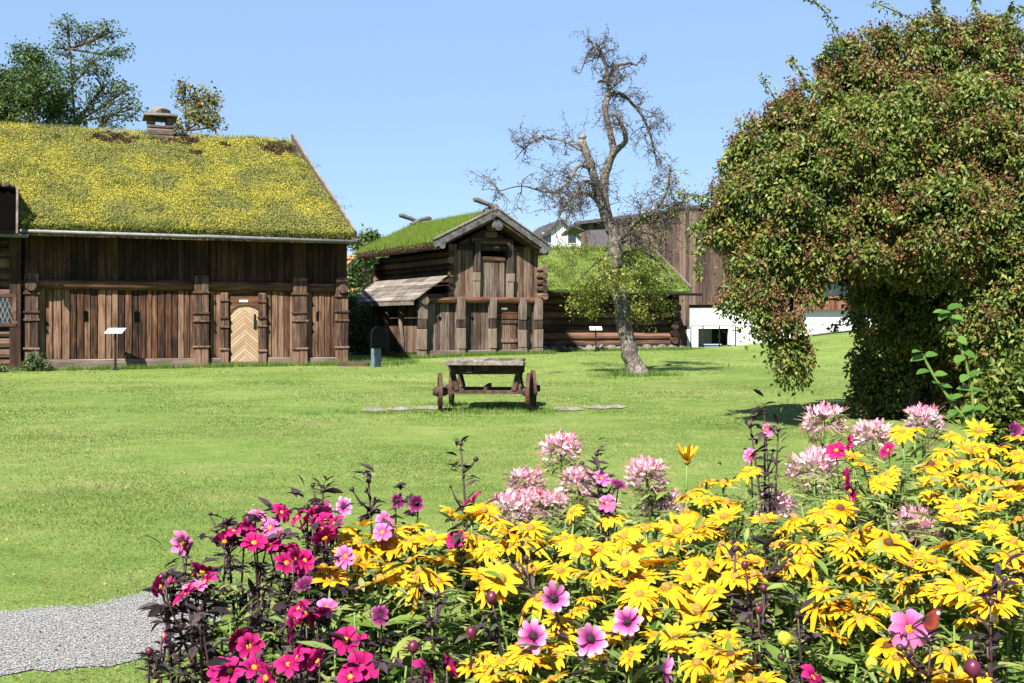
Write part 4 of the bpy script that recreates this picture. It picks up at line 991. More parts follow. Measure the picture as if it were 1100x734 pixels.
#PART4
# ================================================================== TREES AND SHRUBS
def smooth_path(pts, k=4):
    pts = [Vector(p) for p in pts]; o = []
    for i in range(len(pts) - 1):
        p0 = pts[max(i - 1, 0)]; p1 = pts[i]; p2 = pts[i + 1]; p3 = pts[min(i + 2, len(pts) - 1)]
        for j in range(k):
            t = j / k; o.append(.5 * ((2 * p1) + (p2 - p0) * t + (2 * p0 - 5 * p1 + 4 * p2 - p3) * t * t + (3 * p1 - p0 - 3 * p2 + p3) * t ** 3))
    return o + [pts[-1]]
def limb(mb, pts, r0, r1, n=8, k=4, wob=.08):
    q = smooth_path(pts, k); m = len(q) - 1
    q = [q[0]] + [z + Vector((random.gauss(0, .13 * (r0 + r1) * .5), random.gauss(0, .13 * (r0 + r1) * .5), random.gauss(0, .1 * (r0 + r1) * .5))) for z in q[1:-1]] + [q[-1]]
    mb.tube(q, [r0 + (r1 - r0) * (i / m) for i in range(m + 1)], n, wob=wob); return q

def leafy_tree(name, label, base_u, Y, lobes, leafmat, nleaf, lsize, group, trunk_r=.22, sparse=1.0, clump=.35, aspect=.55, barkmat=None, flat=.6):
    """lobes in photo pixels (u, v, radius px, depth offset m) turned into metres at distance Y"""
    bx = (base_u - CU) / F * Y; bz = G(bx, Y); o = thing(name, (bx, Y, bz), label, 'tree', group)
    L = [(P(u, v, Y + dy) - Vector((bx, Y, bz)), r / F * Y) for u, v, r, dy in lobes]
    mb = MB(); top = max(L, key=lambda q: q[0].z)[0]
    tq = limb(mb, [(0, 0, -.1), (random.uniform(-.1, .1), 0, top.z * .3), (top.x * .35, 0, top.z * .6), (top.x * .9, top.y, top.z + .2)], trunk_r, .03, 8)
    Cs = []; tot = sum(r * r for _, r in L)
    for c, r in L:
        j = tq[min(len(tq) - 1, int(len(tq) * max(.15, min(.9, (c.z - r * 1.1) / max(top.z, .1)))))]
        lq = limb(mb, [j, j.lerp(c, .55) + Vector((0, 0, -.1 * r)), c], trunk_r * .4, .035, 6)
        nl = max(20, int(nleaf * r * r / tot)); ncl = max(6, int(nl / 26 * sparse))
        d = rdir(ncl); d[:, 2] = d[:, 2] * .9 + .1; cc = np.array(c) + d * (r * rng.uniform(.35, 1.05, ncl) ** .6)[:, None]
        for q in cc[::max(1, ncl // 14)]:
            s = random.choice(lq[len(lq) // 2:]); mb.tube([s, s.lerp(Vector(q), .5) + Vector((0, 0, .04)), q], [.03, .018, .008], 4)
        idx = rng.integers(0, ncl, nl); Cs.append(cc[idx] + rng.normal(0, clump * .5, (nl, 3)) * np.array([1, 1, flat]))
    mb.build('trunk', barkmat or M['bark_dark'], o)
    C = np.concatenate(Cs); m = len(C); T = unit(rdir(m) + np.array([0, 0, -.25])); Ls = lsize * rng.uniform(.6, 1.3, m)
    np_mesh('crown', *leafcloud(C, T, rdir(m) + np.array([0, 0, .8]), Ls, Ls * aspect), leafmat, o)
    return o
gB = 'trees rising behind the barn roof'
leafy_tree('dense_tree', 'dark dense green tree behind the barn roof at the left edge', 42, 58,
           [(38, 72, 20, 0), (18, 95, 24, .5), (50, 92, 24, -1), (64, 112, 18, 0), (30, 122, 28, 0), (5, 115, 24, 0), (66, 135, 18, 0), (30, 58, 12, 0), (-15, 95, 28, 1), (-18, 130, 30, 0)], M['leaf_far_dark'], 19000, .17, gB, .3, clump=.5)
leafy_tree('airy_tree', 'tall airy tree with thin see-through crown behind the barn roof', 88, 60,
           [(72, 30, 13, 0), (95, 40, 17, .5), (118, 35, 13, 0), (68, 52, 13, 0), (98, 68, 19, -.5), (128, 60, 14, 0), (80, 82, 15, 0), (112, 92, 16, 0), (132, 100, 16, 0), (140, 118, 14, 0), (118, 125, 17, 0), (100, 112, 14, 0), (85, 125, 12, 0)], M['leaf_far_mid'], 4600, .165, gB, .20, sparse=1.5, clump=.42)
leafy_tree('maple_tree', 'small tree with orange tinged leaves beside the barn chimney', 205, 56,
           [(197, 105, 10, 0), (212, 103, 12, 0), (226, 108, 10, 0), (205, 122, 13, 0), (220, 125, 14, 0), (198, 92, 7, 0), (233, 112, 6, 0), (190, 135, 12, 0), (230, 135, 11, 0)], M['leaf_far_orange'], 1500, .19, gB, .12, sparse=1.6, clump=.40)
leafy_tree('background_tree', 'dark round tree far off between barn and storehouse, top showing against the sky', 398, 110,
           [(398, 258, 9, 0), (410, 262, 8, 0), (388, 265, 9, 0), (400, 275, 13, 0), (420, 272, 9, 0)], M['leaf_far_dark'], 3500, .42, gB, .25, clump=.7)
leafy_tree('background_tree', 'light green bushy tree beside the red tiled roof between barn and storehouse', 384, 74,
           [(384, 285, 10, 0), (378, 300, 11, 0), (396, 275, 10, -3), (408, 285, 10, 0), (378, 325, 12, -3)], M['leaf_far_mid'], 3200, .28, gB, .12, clump=.5)
def bush(name, label, Y, lobes, mat, nleaf, ls, cat='bush', asp=.5, upr=0.0, z0=None, group=None):
    u0 = sum(l[0] for l in lobes) / len(lobes); bx = (u0 - CU) / F * Y; bz = G(bx, Y); o = thing(name, (bx, Y, bz), label, cat, group)
    Cs = []; mb = MB(); tot = sum(l[2] ** 2 for l in lobes)
    for u, v, r, dy in lobes:
        c = P(u, v, Y + dy) - Vector((bx, Y, bz)); r = r / F * Y; nl = int(nleaf * (r * F / Y) ** 2 / tot); ncl = max(5, nl // 18)
        cc = np.array(c) + rdir(ncl) * (r * rng.uniform(.3, 1.05, ncl) ** .6)[:, None]; Cs.append(cc[rng.integers(0, ncl, nl)] + rng.normal(0, r * .16, (nl, 3)))
        for q in cc[::max(1, ncl // 6)]:
            a = Vector((random.uniform(-.1, .1), random.uniform(-.1, .1), -.05)); mb.tube([a, a.lerp(Vector(q), .6) + Vector((0, 0, .05)), q], [.02, .014, .006], 4)
    mb.build('stem', M['bark_dark'], o); C = np.concatenate(Cs); C = C[C[:, 2] > .02]; m = len(C)
    T = unit(rdir(m) + np.array([0, 0, upr])); L = ls * rng.uniform(.6, 1.3, m); np_mesh('foliage', *leafcloud(C, T, rdir(m) + np.array([0, 0, .7]), L, L * asp), mat, o); return o
gW = 'weeds at the foot of the barn'
M['weed'] = m_leaf('grey green weed', [(0, (.05, .085, .03)), (.6, (.10, .14, .06)), (1, (.19, .22, .10))], .3)
bush('weed_bush', 'grey green weed clump at the barn corner post', 35.6, [(38, 388, 10, 0), (32, 398, 11, 0), (45, 398, 10, 0), (52, 403, 7, 0), (25, 405, 8, 0)], M['weed'], 2600, .11, 'weed', .3, .5, group=gW)
bush('weed_bush', 'lower green weed clump by the log house at the left edge', 34.8, [(4, 404, 10, 0), (14, 405, 9, 0), (-10, 400, 12, 0)], M['weed'], 1700, .12, 'weed', .4, .4, group=gW)
bush('leafy_bush', 'green bush growing behind the marker post between barn and storehouse', 46, [(378, 355, 14, 0), (388, 340, 12, 0), (375, 330, 12, 1), (385, 372, 12, 0), (400, 318, 9, 3)], M['leaf_far_mid'], 3600, .16)

# ---- old bare fruit tree
YT = 33.0
bx = (683 - CU) / F * YT; bz = G(bx, YT)
ft = thing('fruit_tree', (bx, YT, bz), 'half dead old fruit tree, bare twiggy top and leafy low branches on the lawn', 'tree')
def tp(u, v, dy=0.0): q = P(u, v, YT + dy); return Vector((q.x - bx, dy, q.z - bz))
def z4(x, y): return (500 + x / 3.057, 20 + y / 3.057)       # a helper for my own measurements
mb = MB()
limb(mb, [tp(686, 408), tp(682, 398), tp(676, 375, .05), tp(670, 345, .05), tp(664, 305, .1), tp(660, 270, .1), tp(655, 240, .1)], .25, .175, 12, 4, .12)
mb.tube([tp(688, 410), tp(684, 400), tp(680, 388)], [.42, .33, .22], 12, wob=.14)
stub = limb(mb, [tp(657, 250, .1), tp(648, 225, .05), tp(640, 197, -.1), tp(631, 168, -.15), tp(625, 150, -.15)], .15, .11, 10); mb.lump(tp(625, 148, -.15), .13, .125, .10, .2)
main = limb(mb, [tp(655, 242, .1), tp(649, 205, .2), tp(654, 175, .25), tp(659, 162, .25), tp(656, 145, .3), tp(650, 122, .3), tp(653, 100, .35), tp(653, 82, .35), tp(648, 62, .3), tp(640, 46, .25)], .15, .04, 9)
R1 = limb(mb, [tp(657, 168, .25), tp(664, 160, 0), tp(672, 152, -.2), tp(670, 140, -.3), tp(666, 128, -.4), tp(657, 122, -.5)], .10, .04, 7)
R2 = limb(mb, [tp(652, 103, .3), tp(664, 100, .5), tp(676, 108, .7), tp(690, 125, .9), tp(700, 150, 1.0), tp(706, 178, 1.0)], .07, .02, 6)
R3 = limb(mb, [tp(654, 82, .3), tp(662, 72, .4), tp(675, 68, .4), tp(685, 70, .4)], .055, .03, 6)
R4 = limb(mb, [tp(653, 95, .3), tp(662, 90, .1), tp(660, 72, 0)], .05, .02, 6)
R5 = limb(mb, [tp(652, 86, .3), tp(642, 88, .4)], .05, .035, 6)
T1 = limb(mb, [tp(648, 62, .3), tp(640, 50, .2), tp(632, 58, .3), tp(626, 72, .4), tp(622, 80, .4)], .04, .012, 5)
L1 = limb(mb, [tp(636, 182, -.1), tp(622, 178, -.6), tp(612, 192, -1.0), tp(600, 205, -1.3), tp(585, 206, -1.6), tp(560, 200, -1.9), tp(535, 206, -2.1)], .065, .012, 6)
L2_ = limb(mb, [tp(630, 165, -.1), tp(615, 156, .3), tp(600, 150, .6), tp(580, 148, .9), tp(563, 160, 1.1), tp(553, 172, 1.2)], .05, .010, 6)
L3 = limb(mb, [tp(650, 232, 0), tp(638, 212, .5), tp(622, 208, .9), tp(606, 222, 1.3), tp(596, 245, 1.6)], .085, .015, 6)
L4 = limb(mb, [tp(640, 200, -.1), tp(628, 195, -.8), tp(616, 215, -1.4), tp(610, 240, -1.8)], .07, .015, 6)
B1 = limb(mb, [tp(664, 260, .1), tp(675, 247, -.3), tp(688, 236, -.7), tp(702, 228, -1.0), tp(716, 205, -1.2), tp(720, 182, -1.3)], .10, .02, 6)
B2 = limb(mb, [tp(690, 235, -.6), tp(708, 238, -.3), tp(724, 228, 0), tp(738, 212, .2)], .06, .015, 6)
B3 = limb(mb, [tp(663, 270, 0), tp(650, 276, .8), tp(632, 290, 1.3), tp(618, 305, 1.6)], .04, .012, 6)
B4 = limb(mb, [tp(664, 275, 0), tp(684, 268, 1.0), tp(706, 280, 1.6), tp(722, 300, 1.9)], .04, .012, 6)
B5 = limb(mb, [tp(666, 285, 0), tp(655, 290, -1.0), tp(640, 300, -1.6)], .035, .012, 6)
B6 = limb(mb, [tp(666, 262, 0), tp(690, 250, .8), tp(705, 255, 1.2)], .06, .02, 6)
mb.build('trunk', M['bark'], ft, smooth=True)
tw = MB(); dry = []
def twig(p, d, ln, r, lvl, droop):
    n = 3; pts = [p]; q = p.copy(); d = d.normalized()
    for i in range(n):
        d = (d + Vector((random.gauss(0, .33), random.gauss(0, .33), random.gauss(-droop, .3)))).normalized(); q = q + d * ln / n; pts.append(q.copy())
    tw.tube(pts, [r, r * .8, r * .6, r * .35], 3, cap=False)
    for a in pts[1:]:
        for _ in range(2 if lvl else 1): dry.append(tuple(a + Vector((random.gauss(0, .04), random.gauss(0, .04), random.gauss(0, .04)))))
    if lvl < 2:
        for _ in range(random.choice((2, 3, 3, 4))):
            i = random.randint(1, 3); dd = (d + Vector((random.gauss(0, .8), random.gauss(0, .8), random.gauss(0, .6)))).normalized()
            twig(pts[i], dd, ln * random.uniform(.5, .85), r * .62, lvl + 1, droop)
def twigs(path, n, ln, droop=.12, f0=.25, spread=1.0):
    for _ in range(int(n * .72)):
        i = int(len(path) * random.uniform(f0, .999)); p = path[i]; d = Vector((random.gauss(0, 1), random.gauss(0, 1), random.gauss(.1, .8))) * spread
        twig(p.copy(), d, ln * random.uniform(.6, 1.25), .019, 0, droop)
twigs(L1, 40, .62, .10, .2); twigs(L2_, 26, .55, .02, .15); twigs(L3, 26, .6, .12, .2); twigs(L4, 26, .62, .12, .2)
twigs(R1, 14, .5, .0, .3); twigs(R2, 40, .62, .16, .15); twigs(R3, 10, .4, -.02, .2); twigs(R4, 8, .38, 0, .3); twigs(T1, 20, .42, .03, .0)
twigs(main[-10:], 14, .40, 0, .0); twigs(B1, 40, .62, .08, .15); twigs(B2, 34, .62, .06, .1); twigs(B6, 18, .6, .08, .2); twigs(stub, 10, .5, .1, .1); twigs(B4, 8, .5, .1, .2)
tw.build('bare_twig', M['twig'], ft)
D_ = np.array(dry); D_ = D_[rng.random(len(D_)) < .6]; m = len(D_); L = rng.uniform(.03, .068, m)
kind(np_mesh('dry_leaf', *leafcloud(D_, rdir(m), rdir(m), L, L * .55, .3, .3), M['leaf_dry'], ft), 'stuff')
Cs = []
for u, v, r, dy, n in ((628, 318, 16, 1.3, 800), (645, 312, 18, .6, 900), (640, 335, 9, .8, 260), (662, 300, 16, -.8, 700), (650, 290, 13, -1.2, 420), (690, 300, 18, 1.2, 750), (706, 310, 17, 1.5, 700), (716, 330, 9, 1.6, 240), (684, 330, 14, .8, 480),
                       (618, 328, 9, 1.4, 300), (676, 278, 14, .6, 500), (700, 288, 10, 1.5, 260), (672, 345, 8, 0, 120), (697, 345, 7, 1.2, 140)):
    r = r / F * YT; c = np.array(tp(u, v, dy)); n = int(n * .68); k = max(4, n // 16); cc = c + rdir(k) * (r * rng.uniform(.2, 1.1, k))[:, None]; Cs.append(cc[rng.integers(0, k, n)] + rng.normal(0, .13, (n, 3)))
for pth, n in ((B1, 130), (B2, 160), (B6, 90), (L3, 20)):
    pp_ = np.array([tuple(q) for q in pth[4:]]); Cs.append(pp_[rng.integers(0, len(pp_), n)] + rng.normal(0, .24, (n, 3)))
C = np.concatenate(Cs); m = len(C); L = .095 * rng.uniform(.6, 1.3, m)
np_mesh('crown', *leafcloud(C, unit(rdir(m) + np.array([0, 0, -.2])), rdir(m) + np.array([0, 0, .8]), L, L * .6), M['leaf_apple'], ft)

# ---- the big shrub
sx_, sy_ = 6.6, 18.6; DY = 5.9
shr = thing('large_shrub', (sx_, sy_, 0), 'huge overhanging green shrub covered in russet seed heads filling the right side', 'shrub')
Lb = [(782, 246, 11.6, 28), (756, 250, 11.6, 7), (815, 215, 11.6, 46), (828, 166, 11.8, 46), (800, 175, 11.9, 26), (878, 136, 11.9, 50), (918, 104, 12.1, 44), (972, 78, 12.2, 46), (1040, 72, 12.3, 48), (1108, 92, 12.3, 62),
      (868, 205, 11.2, 62), (940, 165, 11.1, 68), (1020, 145, 11.2, 74), (1092, 175, 11.1, 72), (848, 262, 11.2, 46), (812, 285, 11.4, 30), (935, 255, 10.9, 52), (1010, 245, 10.7, 72), (1085, 265, 10.6, 70),
      (812, 318, 11.1, 22), (838, 352, 11.1, 24), (846, 380, 11.1, 20), (850, 400, 11.1, 12), (828, 300, 11.1, 26), (800, 305, 11.3, 24), (872, 285, 11.0, 24), (795, 330, 11.2, 16), (815, 345, 11.0, 16), (868, 310, 11.1, 14), (960, 335, 12.4, 52), (1005, 335, 12.2, 58), (1075, 345, 10.6, 58),
      (962, 400, 12.9, 50), (1010, 415, 12.8, 54), (945, 435, 12.9, 36), (1040, 440, 12.8, 50), (905, 70, 12.2, 30), (1000, 40, 12.3, 26), (1065, 38, 12.4, 26), (852, 128, 12.0, 26), (945, 48, 12.3, 18), (1150, 140, 12.2, 90), (1150, 290, 11.6, 90), (1000, 180, 13.6, 100), (905, 190, 13.2, 70), (1070, 430, 12.2, 70), (1160, 430, 11.9, 80), (960, 290, 13.2, 60), (1040, 330, 13.4, 80)]
Cs = []; Ts = []; Sd = []; Tr = []
mb = MB(); root = Vector((0, 0, -.1))
for i in range(5):
    a = Vector((random.uniform(-.35, .35), random.uniform(-.25, .25), -.1)); limb(mb, [a, a * 1.5 + Vector((random.uniform(-.3, .3), 0, .9)), Vector((random.uniform(-1.5, 1.2), random.uniform(-.6, .6), 2.4)), Vector((random.uniform(-2, 1.8), random.uniform(-.8, .8), 3.6))], .13, .03, 8)
for u, v, Y, rp in Lb:
    far = (Y > 12.5 and v < 320) or u > 1140; Y = Y + DY; c = P(u, v, Y) - Vector((sx_, sy_, 0)); r = (rp - 9 if rp >= 24 else rp * .68) / F * Y
    j = Vector((random.uniform(-.6, .6), random.uniform(-.2, .4), random.uniform(1.2, 2.2)))
    if u < 915 and v > 240: j = (P(845 + random.uniform(-15, 15), 262, 11.2 + DY) - Vector((sx_, sy_, 0))) / .6
    limb(mb, [j * .6, (j * .6).lerp(c, .5) + Vector((0, .1, .2)), c], .04, .012, 5)
    rc = .22; ncl = int((18 if not far else 9) * (r / rc) ** 2 * .72) + 4
    d = rdir(ncl); cc = np.array(c) + d * (r * rng.uniform(.74, 1.04, ncl))[:, None]; cc = cc[cc[:, 2] > .1]; d = unit(cc - np.array(c)); ncl = len(cc)
    if not ncl: continue
    per = 46; idx = np.repeat(np.arange(ncl), per); n = len(idx); sz = rng.uniform(.7, 1.3, ncl)
    q = unit(rdir(n) + d[idx] * .55 + np.array([0, -.1, .35])); off = q * (rc * sz[idx] * rng.uniform(.45, 1.0, n))[:, None] * np.array([1.0, 1.0, .8])
    Cs.append(cc[idx] + off); Ts.append(unit(q * .55 + rdir(n) * .7 + np.array([0, 0, -.55])))
    n2 = 8; i3 = np.repeat(np.arange(ncl), n2); Cs.append(cc[i3] - d[i3] * .15 + rng.normal(0, .16, (len(i3), 3)) + np.array([0, 0, -.08])); Ts.append(unit(rdir(len(i3)) + np.array([0, 0, -.7])))
    s = rng.random(ncl) < np.clip(.40 + .42 * np.sin(cc[:, 0] * 2.3 + 1) * np.sin(cc[:, 2] * 2.1 + cc[:, 0]), .15, .97) * (.25 if v > 320 and 920 < u < 1060 else 1)
    if s.any():
        ks = 5; i2 = np.repeat(np.where(s)[0], ks); qd = unit(rdir(len(i2)) * .8 + d[i2] * .6 + np.array([0, -.15, .6])); pc = cc[i2] + qd * (rc * sz[i2])[:, None] * np.array([1, 1, .85])
        kb = 15; Sd.append(np.repeat(pc, kb, 0) + rng.normal(0, .042, (len(pc) * kb, 3)) * np.array([1, 1, 1.3]))
# loose shoots poking out of the outline
for pl in ([(905, 48), (893, 22), (876, 2), (862, -8)], [(868, 92), (858, 75), (848, 62)], [(842, 122), (832, 105), (818, 83)], [(778, 215), (755, 212), (733, 208)], [(990, 25), (965, 14), (938, 2)], [(1048, 15), (1048, 2), (1052, -10)],
           [(1010, 14), (1005, 4), (1012, -8)], [(1080, 15), (1088, 8), (1096, 12)], [(755, 262), (748, 285), (752, 300)], [(860, 350), (866, 375), (872, 392)], [(790, 250), (765, 232), (752, 214)], [(925, 305), (910, 318), (880, 322)], [(930, 330), (905, 345), (895, 355)]):
    q = smooth_path([P(a, b, 11.5 + DY) - Vector((sx_, sy_, 0)) for a, b in pl], 6); mb.tube(q, .008, 4)
    qa = np.array([tuple(z) for z in q]); idx = np.repeat(np.arange(len(qa)), 5); Cs.append(qa[idx] + rng.normal(0, .035, (len(idx), 3))); Ts.append(unit(rdir(len(idx)) + np.array([0, 0, -.3])))
mb.build('trunk', M['bark_dark'], shr)
C = np.concatenate(Cs); T = np.concatenate(Ts); m = len(C); L = rng.uniform(.055, .10, m)
np_mesh('crown', *leafcloud(C, T, rdir(m) * .8 + np.array([-.1, -.4, .9]), L, L * .56, .22, .25), M['leaf_shrub'], shr)
S = np.concatenate(Sd); m = len(S); L = rng.uniform(.022, .05, m)
kind(np_mesh('seed_head', *leafcloud(S, rdir(m), rdir(m), L, L * .8, .4, 0), M['seed'], shr), 'stuff')
print('shrub leaves', len(C), 'seed', m)
# smaller shrub at the right edge, same sort of seed heads
o = bush('small_shrub', 'small low shrub with russet seed heads at the right edge under the huge shrub', 12.6, [(1078, 425, 34, 0), (1105, 415, 36, 0), (1070, 455, 30, 0), (1120, 450, 44, .2), (1095, 480, 40, 0)], M['leaf_shrub'], 6500, .095, 'shrub', .55)
v0 = np.array([vv.co for vv in o.children[1].data.vertices])[::4]; S = v0[rng.random(len(v0)) < .5]; S = np.repeat(S, 5, 0) + rng.normal(0, .03, (len(S) * 5, 3)); m = len(S); L = rng.uniform(.014, .03, m)
kind(np_mesh('seed_head', *leafcloud(S, rdir(m), rdir(m), L, L * .8, .4, 0), M['seed'], o), 'stuff')
# tall shoots with big smooth leaves
def big_leaf(mb, p, d, L, Wd):
    d = Vector(d).normalized(); s = d.cross(Vector((-.3, -.5, 1))).normalized(); n = s.cross(d); V = []; ts = (0, .15, .4, .7, .92, 1); ws = (.12, .75, 1, .8, .3, .02)
    for t_, w_ in zip(ts, ws):
        c = Vector(p) + d * L * t_ - n * L * .22 * t_ * t_; V += [c - s * Wd * w_ / 2 + n * Wd * .12 * w_, c, c + s * Wd * w_ / 2 + n * Wd * .12 * w_]
    f = []
    for i in range(5):
        for k in (0, 1): f.append((i * 3 + k, i * 3 + k + 1, i * 3 + 4 + k, i * 3 + 3 + k))
    mb.add(V, f)
ls = thing('leafy_shoot', (P(1035, 450, 9.7).x, 9.7, 0), 'tall leafy green shoot with large smooth leaves in front of the dark shrub base', 'plant')
for pl, nm in (([(1040, 520), (1046, 455), (1040, 400), (1022, 345), (1018, 335)], 0), ([(1044, 520), (1040, 460), (1022, 432), (1004, 405), (990, 380)], 1)):
    q = smooth_path([P(a, b, 9.7) - ls.location for a, b in pl], 6); q = [Vector((q[0].x, 0, -.05))] + q; mb = MB(); mb.tube(q, [.012] * len(q), 6); mb.build('stem', M['rud_stem'], ls); mb = MB()
    for i, p in enumerate(q[3::2]):
        for s in (-1, 1):
            if random.random() < .9: big_leaf(mb, p + Vector((0, 0, random.uniform(-.03, .03))), (s * random.uniform(.6, 1), random.uniform(-.8, .0), random.uniform(-.6, .5)), random.uniform(.10, .14), random.uniform(.08, .105))
    mb.build('foliage', M['leaf_fresh'], ls, smooth=True)
#PART5
# ================================================================== FLOWER BED
def bed_depth(v): return float(np.interp(v, [430, 465, 500, 560, 640, 740], [4.0, 3.7, 3.3, 2.85, 2.5, 2.15]))
def ray_mesh(n, L, Wd, droop, rise, layers=((1.0, 0.0),), rnd=.12, notch=True, ts=(0, .25, .55, .85, 1.0), ws=(.4, .85, 1.0, .66, .14), r0=.12, cup=.12, name='ray', mat=None):
    V = []; Fc = []; T = []
    for sc_l, a0 in layers:
        for i in range(n):
            a = 2 * math.pi * (i + a0) / n + random.gauss(0, .07); l = L * sc_l * random.uniform(1 - rnd, 1 + rnd); dr = droop * random.uniform(.5, 1.5); ri = rise * random.uniform(.6, 1.3); tw_ = random.gauss(0, .18)
            ca, sa = math.cos(a), math.sin(a); b = len(V)
            for t_, w_ in zip(ts, ws):
                rr = l * (r0 + (1 - r0) * t_); z = ri * l * math.sin(min(1, t_ * 1.4) * math.pi * .5) - dr * l * t_ * t_ + (.10 * l if sc_l < 1 else 0)
                hw = Wd * w_ / 2 * (.9 if sc_l < 1 else 1)
                for s in (-1, 0, 1):
                    zz = z + abs(s) * cup * hw * 2 + s * tw_ * hw; V.append((ca * rr - sa * s * hw, sa * rr + ca * s * hw, zz)); T.append(t_)
            for k in range(len(ts) - 1):
                for s in (0, 1): o = b + k * 3 + s; Fc.append((o, o + 1, o + 4, o + 3))
    me = bpy.data.meshes.new(name); me.from_pydata(V, [], Fc); me.update(); me.polygons.foreach_set('use_smooth', np.ones(len(Fc), bool))
    at = me.attributes.new('t', 'FLOAT', 'POINT'); at.data.foreach_set('value', np.array(T, np.float32)); me.materials.append(mat); return me
def dome_mesh(r, h, mat, name='centre', j=.06):
    mb = MB(); mb.lump((0, 0, h * .12), r, r, h, j, 12, 7); me = bpy.data.meshes.new(name); me.from_pydata(mb.v, [], mb.f); me.update(); me.polygons.foreach_set('use_smooth', np.ones(len(me.polygons), bool)); me.materials.append(mat); return me
rud_m = [ray_mesh(13, .056, .0165, .12, .14, name='coneflower', mat=M['pet_yellow']), ray_mesh(13, .055, .016, .26, .14, name='coneflower', mat=M['pet_yellow']), ray_mesh(12, .057, .017, .0, .10, name='coneflower', mat=M['pet_yellow']),
         ray_mesh(13, .056, .016, .15, .14, ((1, 0), (.66, .5)), name='coneflower', mat=M['pet_yellow']), ray_mesh(12, .055, .0165, .4, .2, ((1, 0), (.75, .5)), name='coneflower', mat=M['pet_yellow'])]
rud_m += [ray_mesh(11, .053, .016, .9, .1, rnd=.25, name='coneflower', mat=M['pet_yellow']), ray_mesh(14, .052, .015, -.1, .05, rnd=.2, name='coneflower', mat=M['pet_yellow']), ray_mesh(11, .056, .0175, .2, .15, rnd=.25, name='coneflower', mat=M['pet_yellow']), ray_mesh(13, .054, .0155, .3, .2, ((1, 0), (.8, .5)), rnd=.2, name='coneflower', mat=M['pet_yellow'])]
rud_o = ray_mesh(13, .055, .019, .3, .1, name='coneflower', mat=M['pet_orange'])
cone_y = dome_mesh(.0135, .0145, M['disc_ochre']); cone_b = dome_mesh(.0125, .013, M['disc_brown'])
dp = dict(ts=(0, .25, .6, .88, 1.0), ws=(.30, .75, 1.0, .8, .2), r0=.10, cup=.22)
dah = {k: [ray_mesh(8, .037, .024, d, .25, name='dahlia', mat=M[mt], **dp) for d in (.05, .35)] for k, mt in (('M', 'pet_magenta'), ('P', 'pet_pink'), ('L', 'pet_lilac'), ('D', 'pet_plum'))}
dah['L'] = [ray_mesh(9, .037, .0185, d, .2, name='dahlia', mat=M['pet_lilac'], rnd=.18, **dp) for d in (.1, -.25)]
dah['D'] = [ray_mesh(10, .034, .015, d, .35, name='dahlia', mat=M['pet_plum'], rnd=.2, **dp) for d in (.1, -.3)]
disc_o = dome_mesh(.0085, .006, M['disc_orange']); disc_d = dome_mesh(.0105, .010, M['disc_dark'], j=.35)

def put(me, name, parent, loc, axis, s, spin=None, label=None):
    o = bpy.data.objects.new(name, me); q = Vector(axis).normalized().to_track_quat('Z', 'Y').to_matrix().to_4x4()
    o.matrix_local = Matrix.Translation(loc) @ q @ Matrix.Rotation(random.uniform(0, 6.28) if spin is None else spin, 4, 'Z') @ Matrix.Scale(s, 4)
    if label: o['label'] = label
    return link(o, parent)
def stem_curve(p0, p1, bow=.04):
    p0 = Vector(p0); p1 = Vector(p1); b = Vector((random.gauss(0, bow), random.gauss(0, bow), 0)); return smooth_path([p0, p0.lerp(p1, .35) + b, p0.lerp(p1, .72) + b * .8, p1], 3)

# ---- yellow coneflowers: bloom positions read from the photo, gathered into plants
def conv(lst, u0, v0, s): return [(u0 + a / s, v0 + b / s) for a, b in lst]
Yl = conv([(385, 242), (445, 256), (505, 272), (280, 287), (120, 287), (90, 318), (215, 345), (330, 325), (110, 380), (225, 402), (300, 412), (490, 355), (420, 366), (625, 312), (600, 335), (620, 412), (480, 437), (640, 492), (530, 678), (495, 712), (20, 405), (570, 716), (690, 556), (600, 650), (220, 300), (350, 385), (185, 440), (280, 440), (560, 300), (480, 240), (450, 690)], 340, 460, 2.677)
Yl += conv([(75, 320), (85, 352), (60, 425), (155, 435), (205, 375), (165, 352), (190, 277), (330, 345), (390, 320), (370, 387), (265, 380), (255, 435), (330, 417), (235, 512), (190, 550), (300, 602), (130, 566), (155, 606), (0, 690), (505, 232), (545, 196), (592, 200), (495, 277), (600, 252), (595, 290), (510, 346), (630, 365), (470, 325), (560, 490), (495, 455), (440, 480), (560, 420), (465, 612), (540, 642), (602, 612), (612, 662), (640, 705), (620, 402), (400, 552), (290, 296), (320, 470), (100, 520), (420, 415), (340, 560), (95, 650), (250, 655)], 540, 440, 2.497)
Yl += conv([(410, 166), (150, 206), (45, 226), (95, 236), (15, 266), (90, 281), (85, 316), (75, 352), (20, 372), (130, 386), (20, 440), (50, 432), (60, 511), (190, 325), (330, 311), (380, 296), (360, 346), (400, 382), (290, 386), (430, 357), (460, 402), (430, 442), (300, 440), (340, 502), (360, 532), (440, 516), (430, 580), (500, 642), (90, 622), (70, 662), (100, 692), (150, 722), (20, 642), (500, 212), (490, 236), (440, 190), (500, 382), (500, 470), (170, 430), (240, 350), (220, 470)], 740, 420, 2.336)
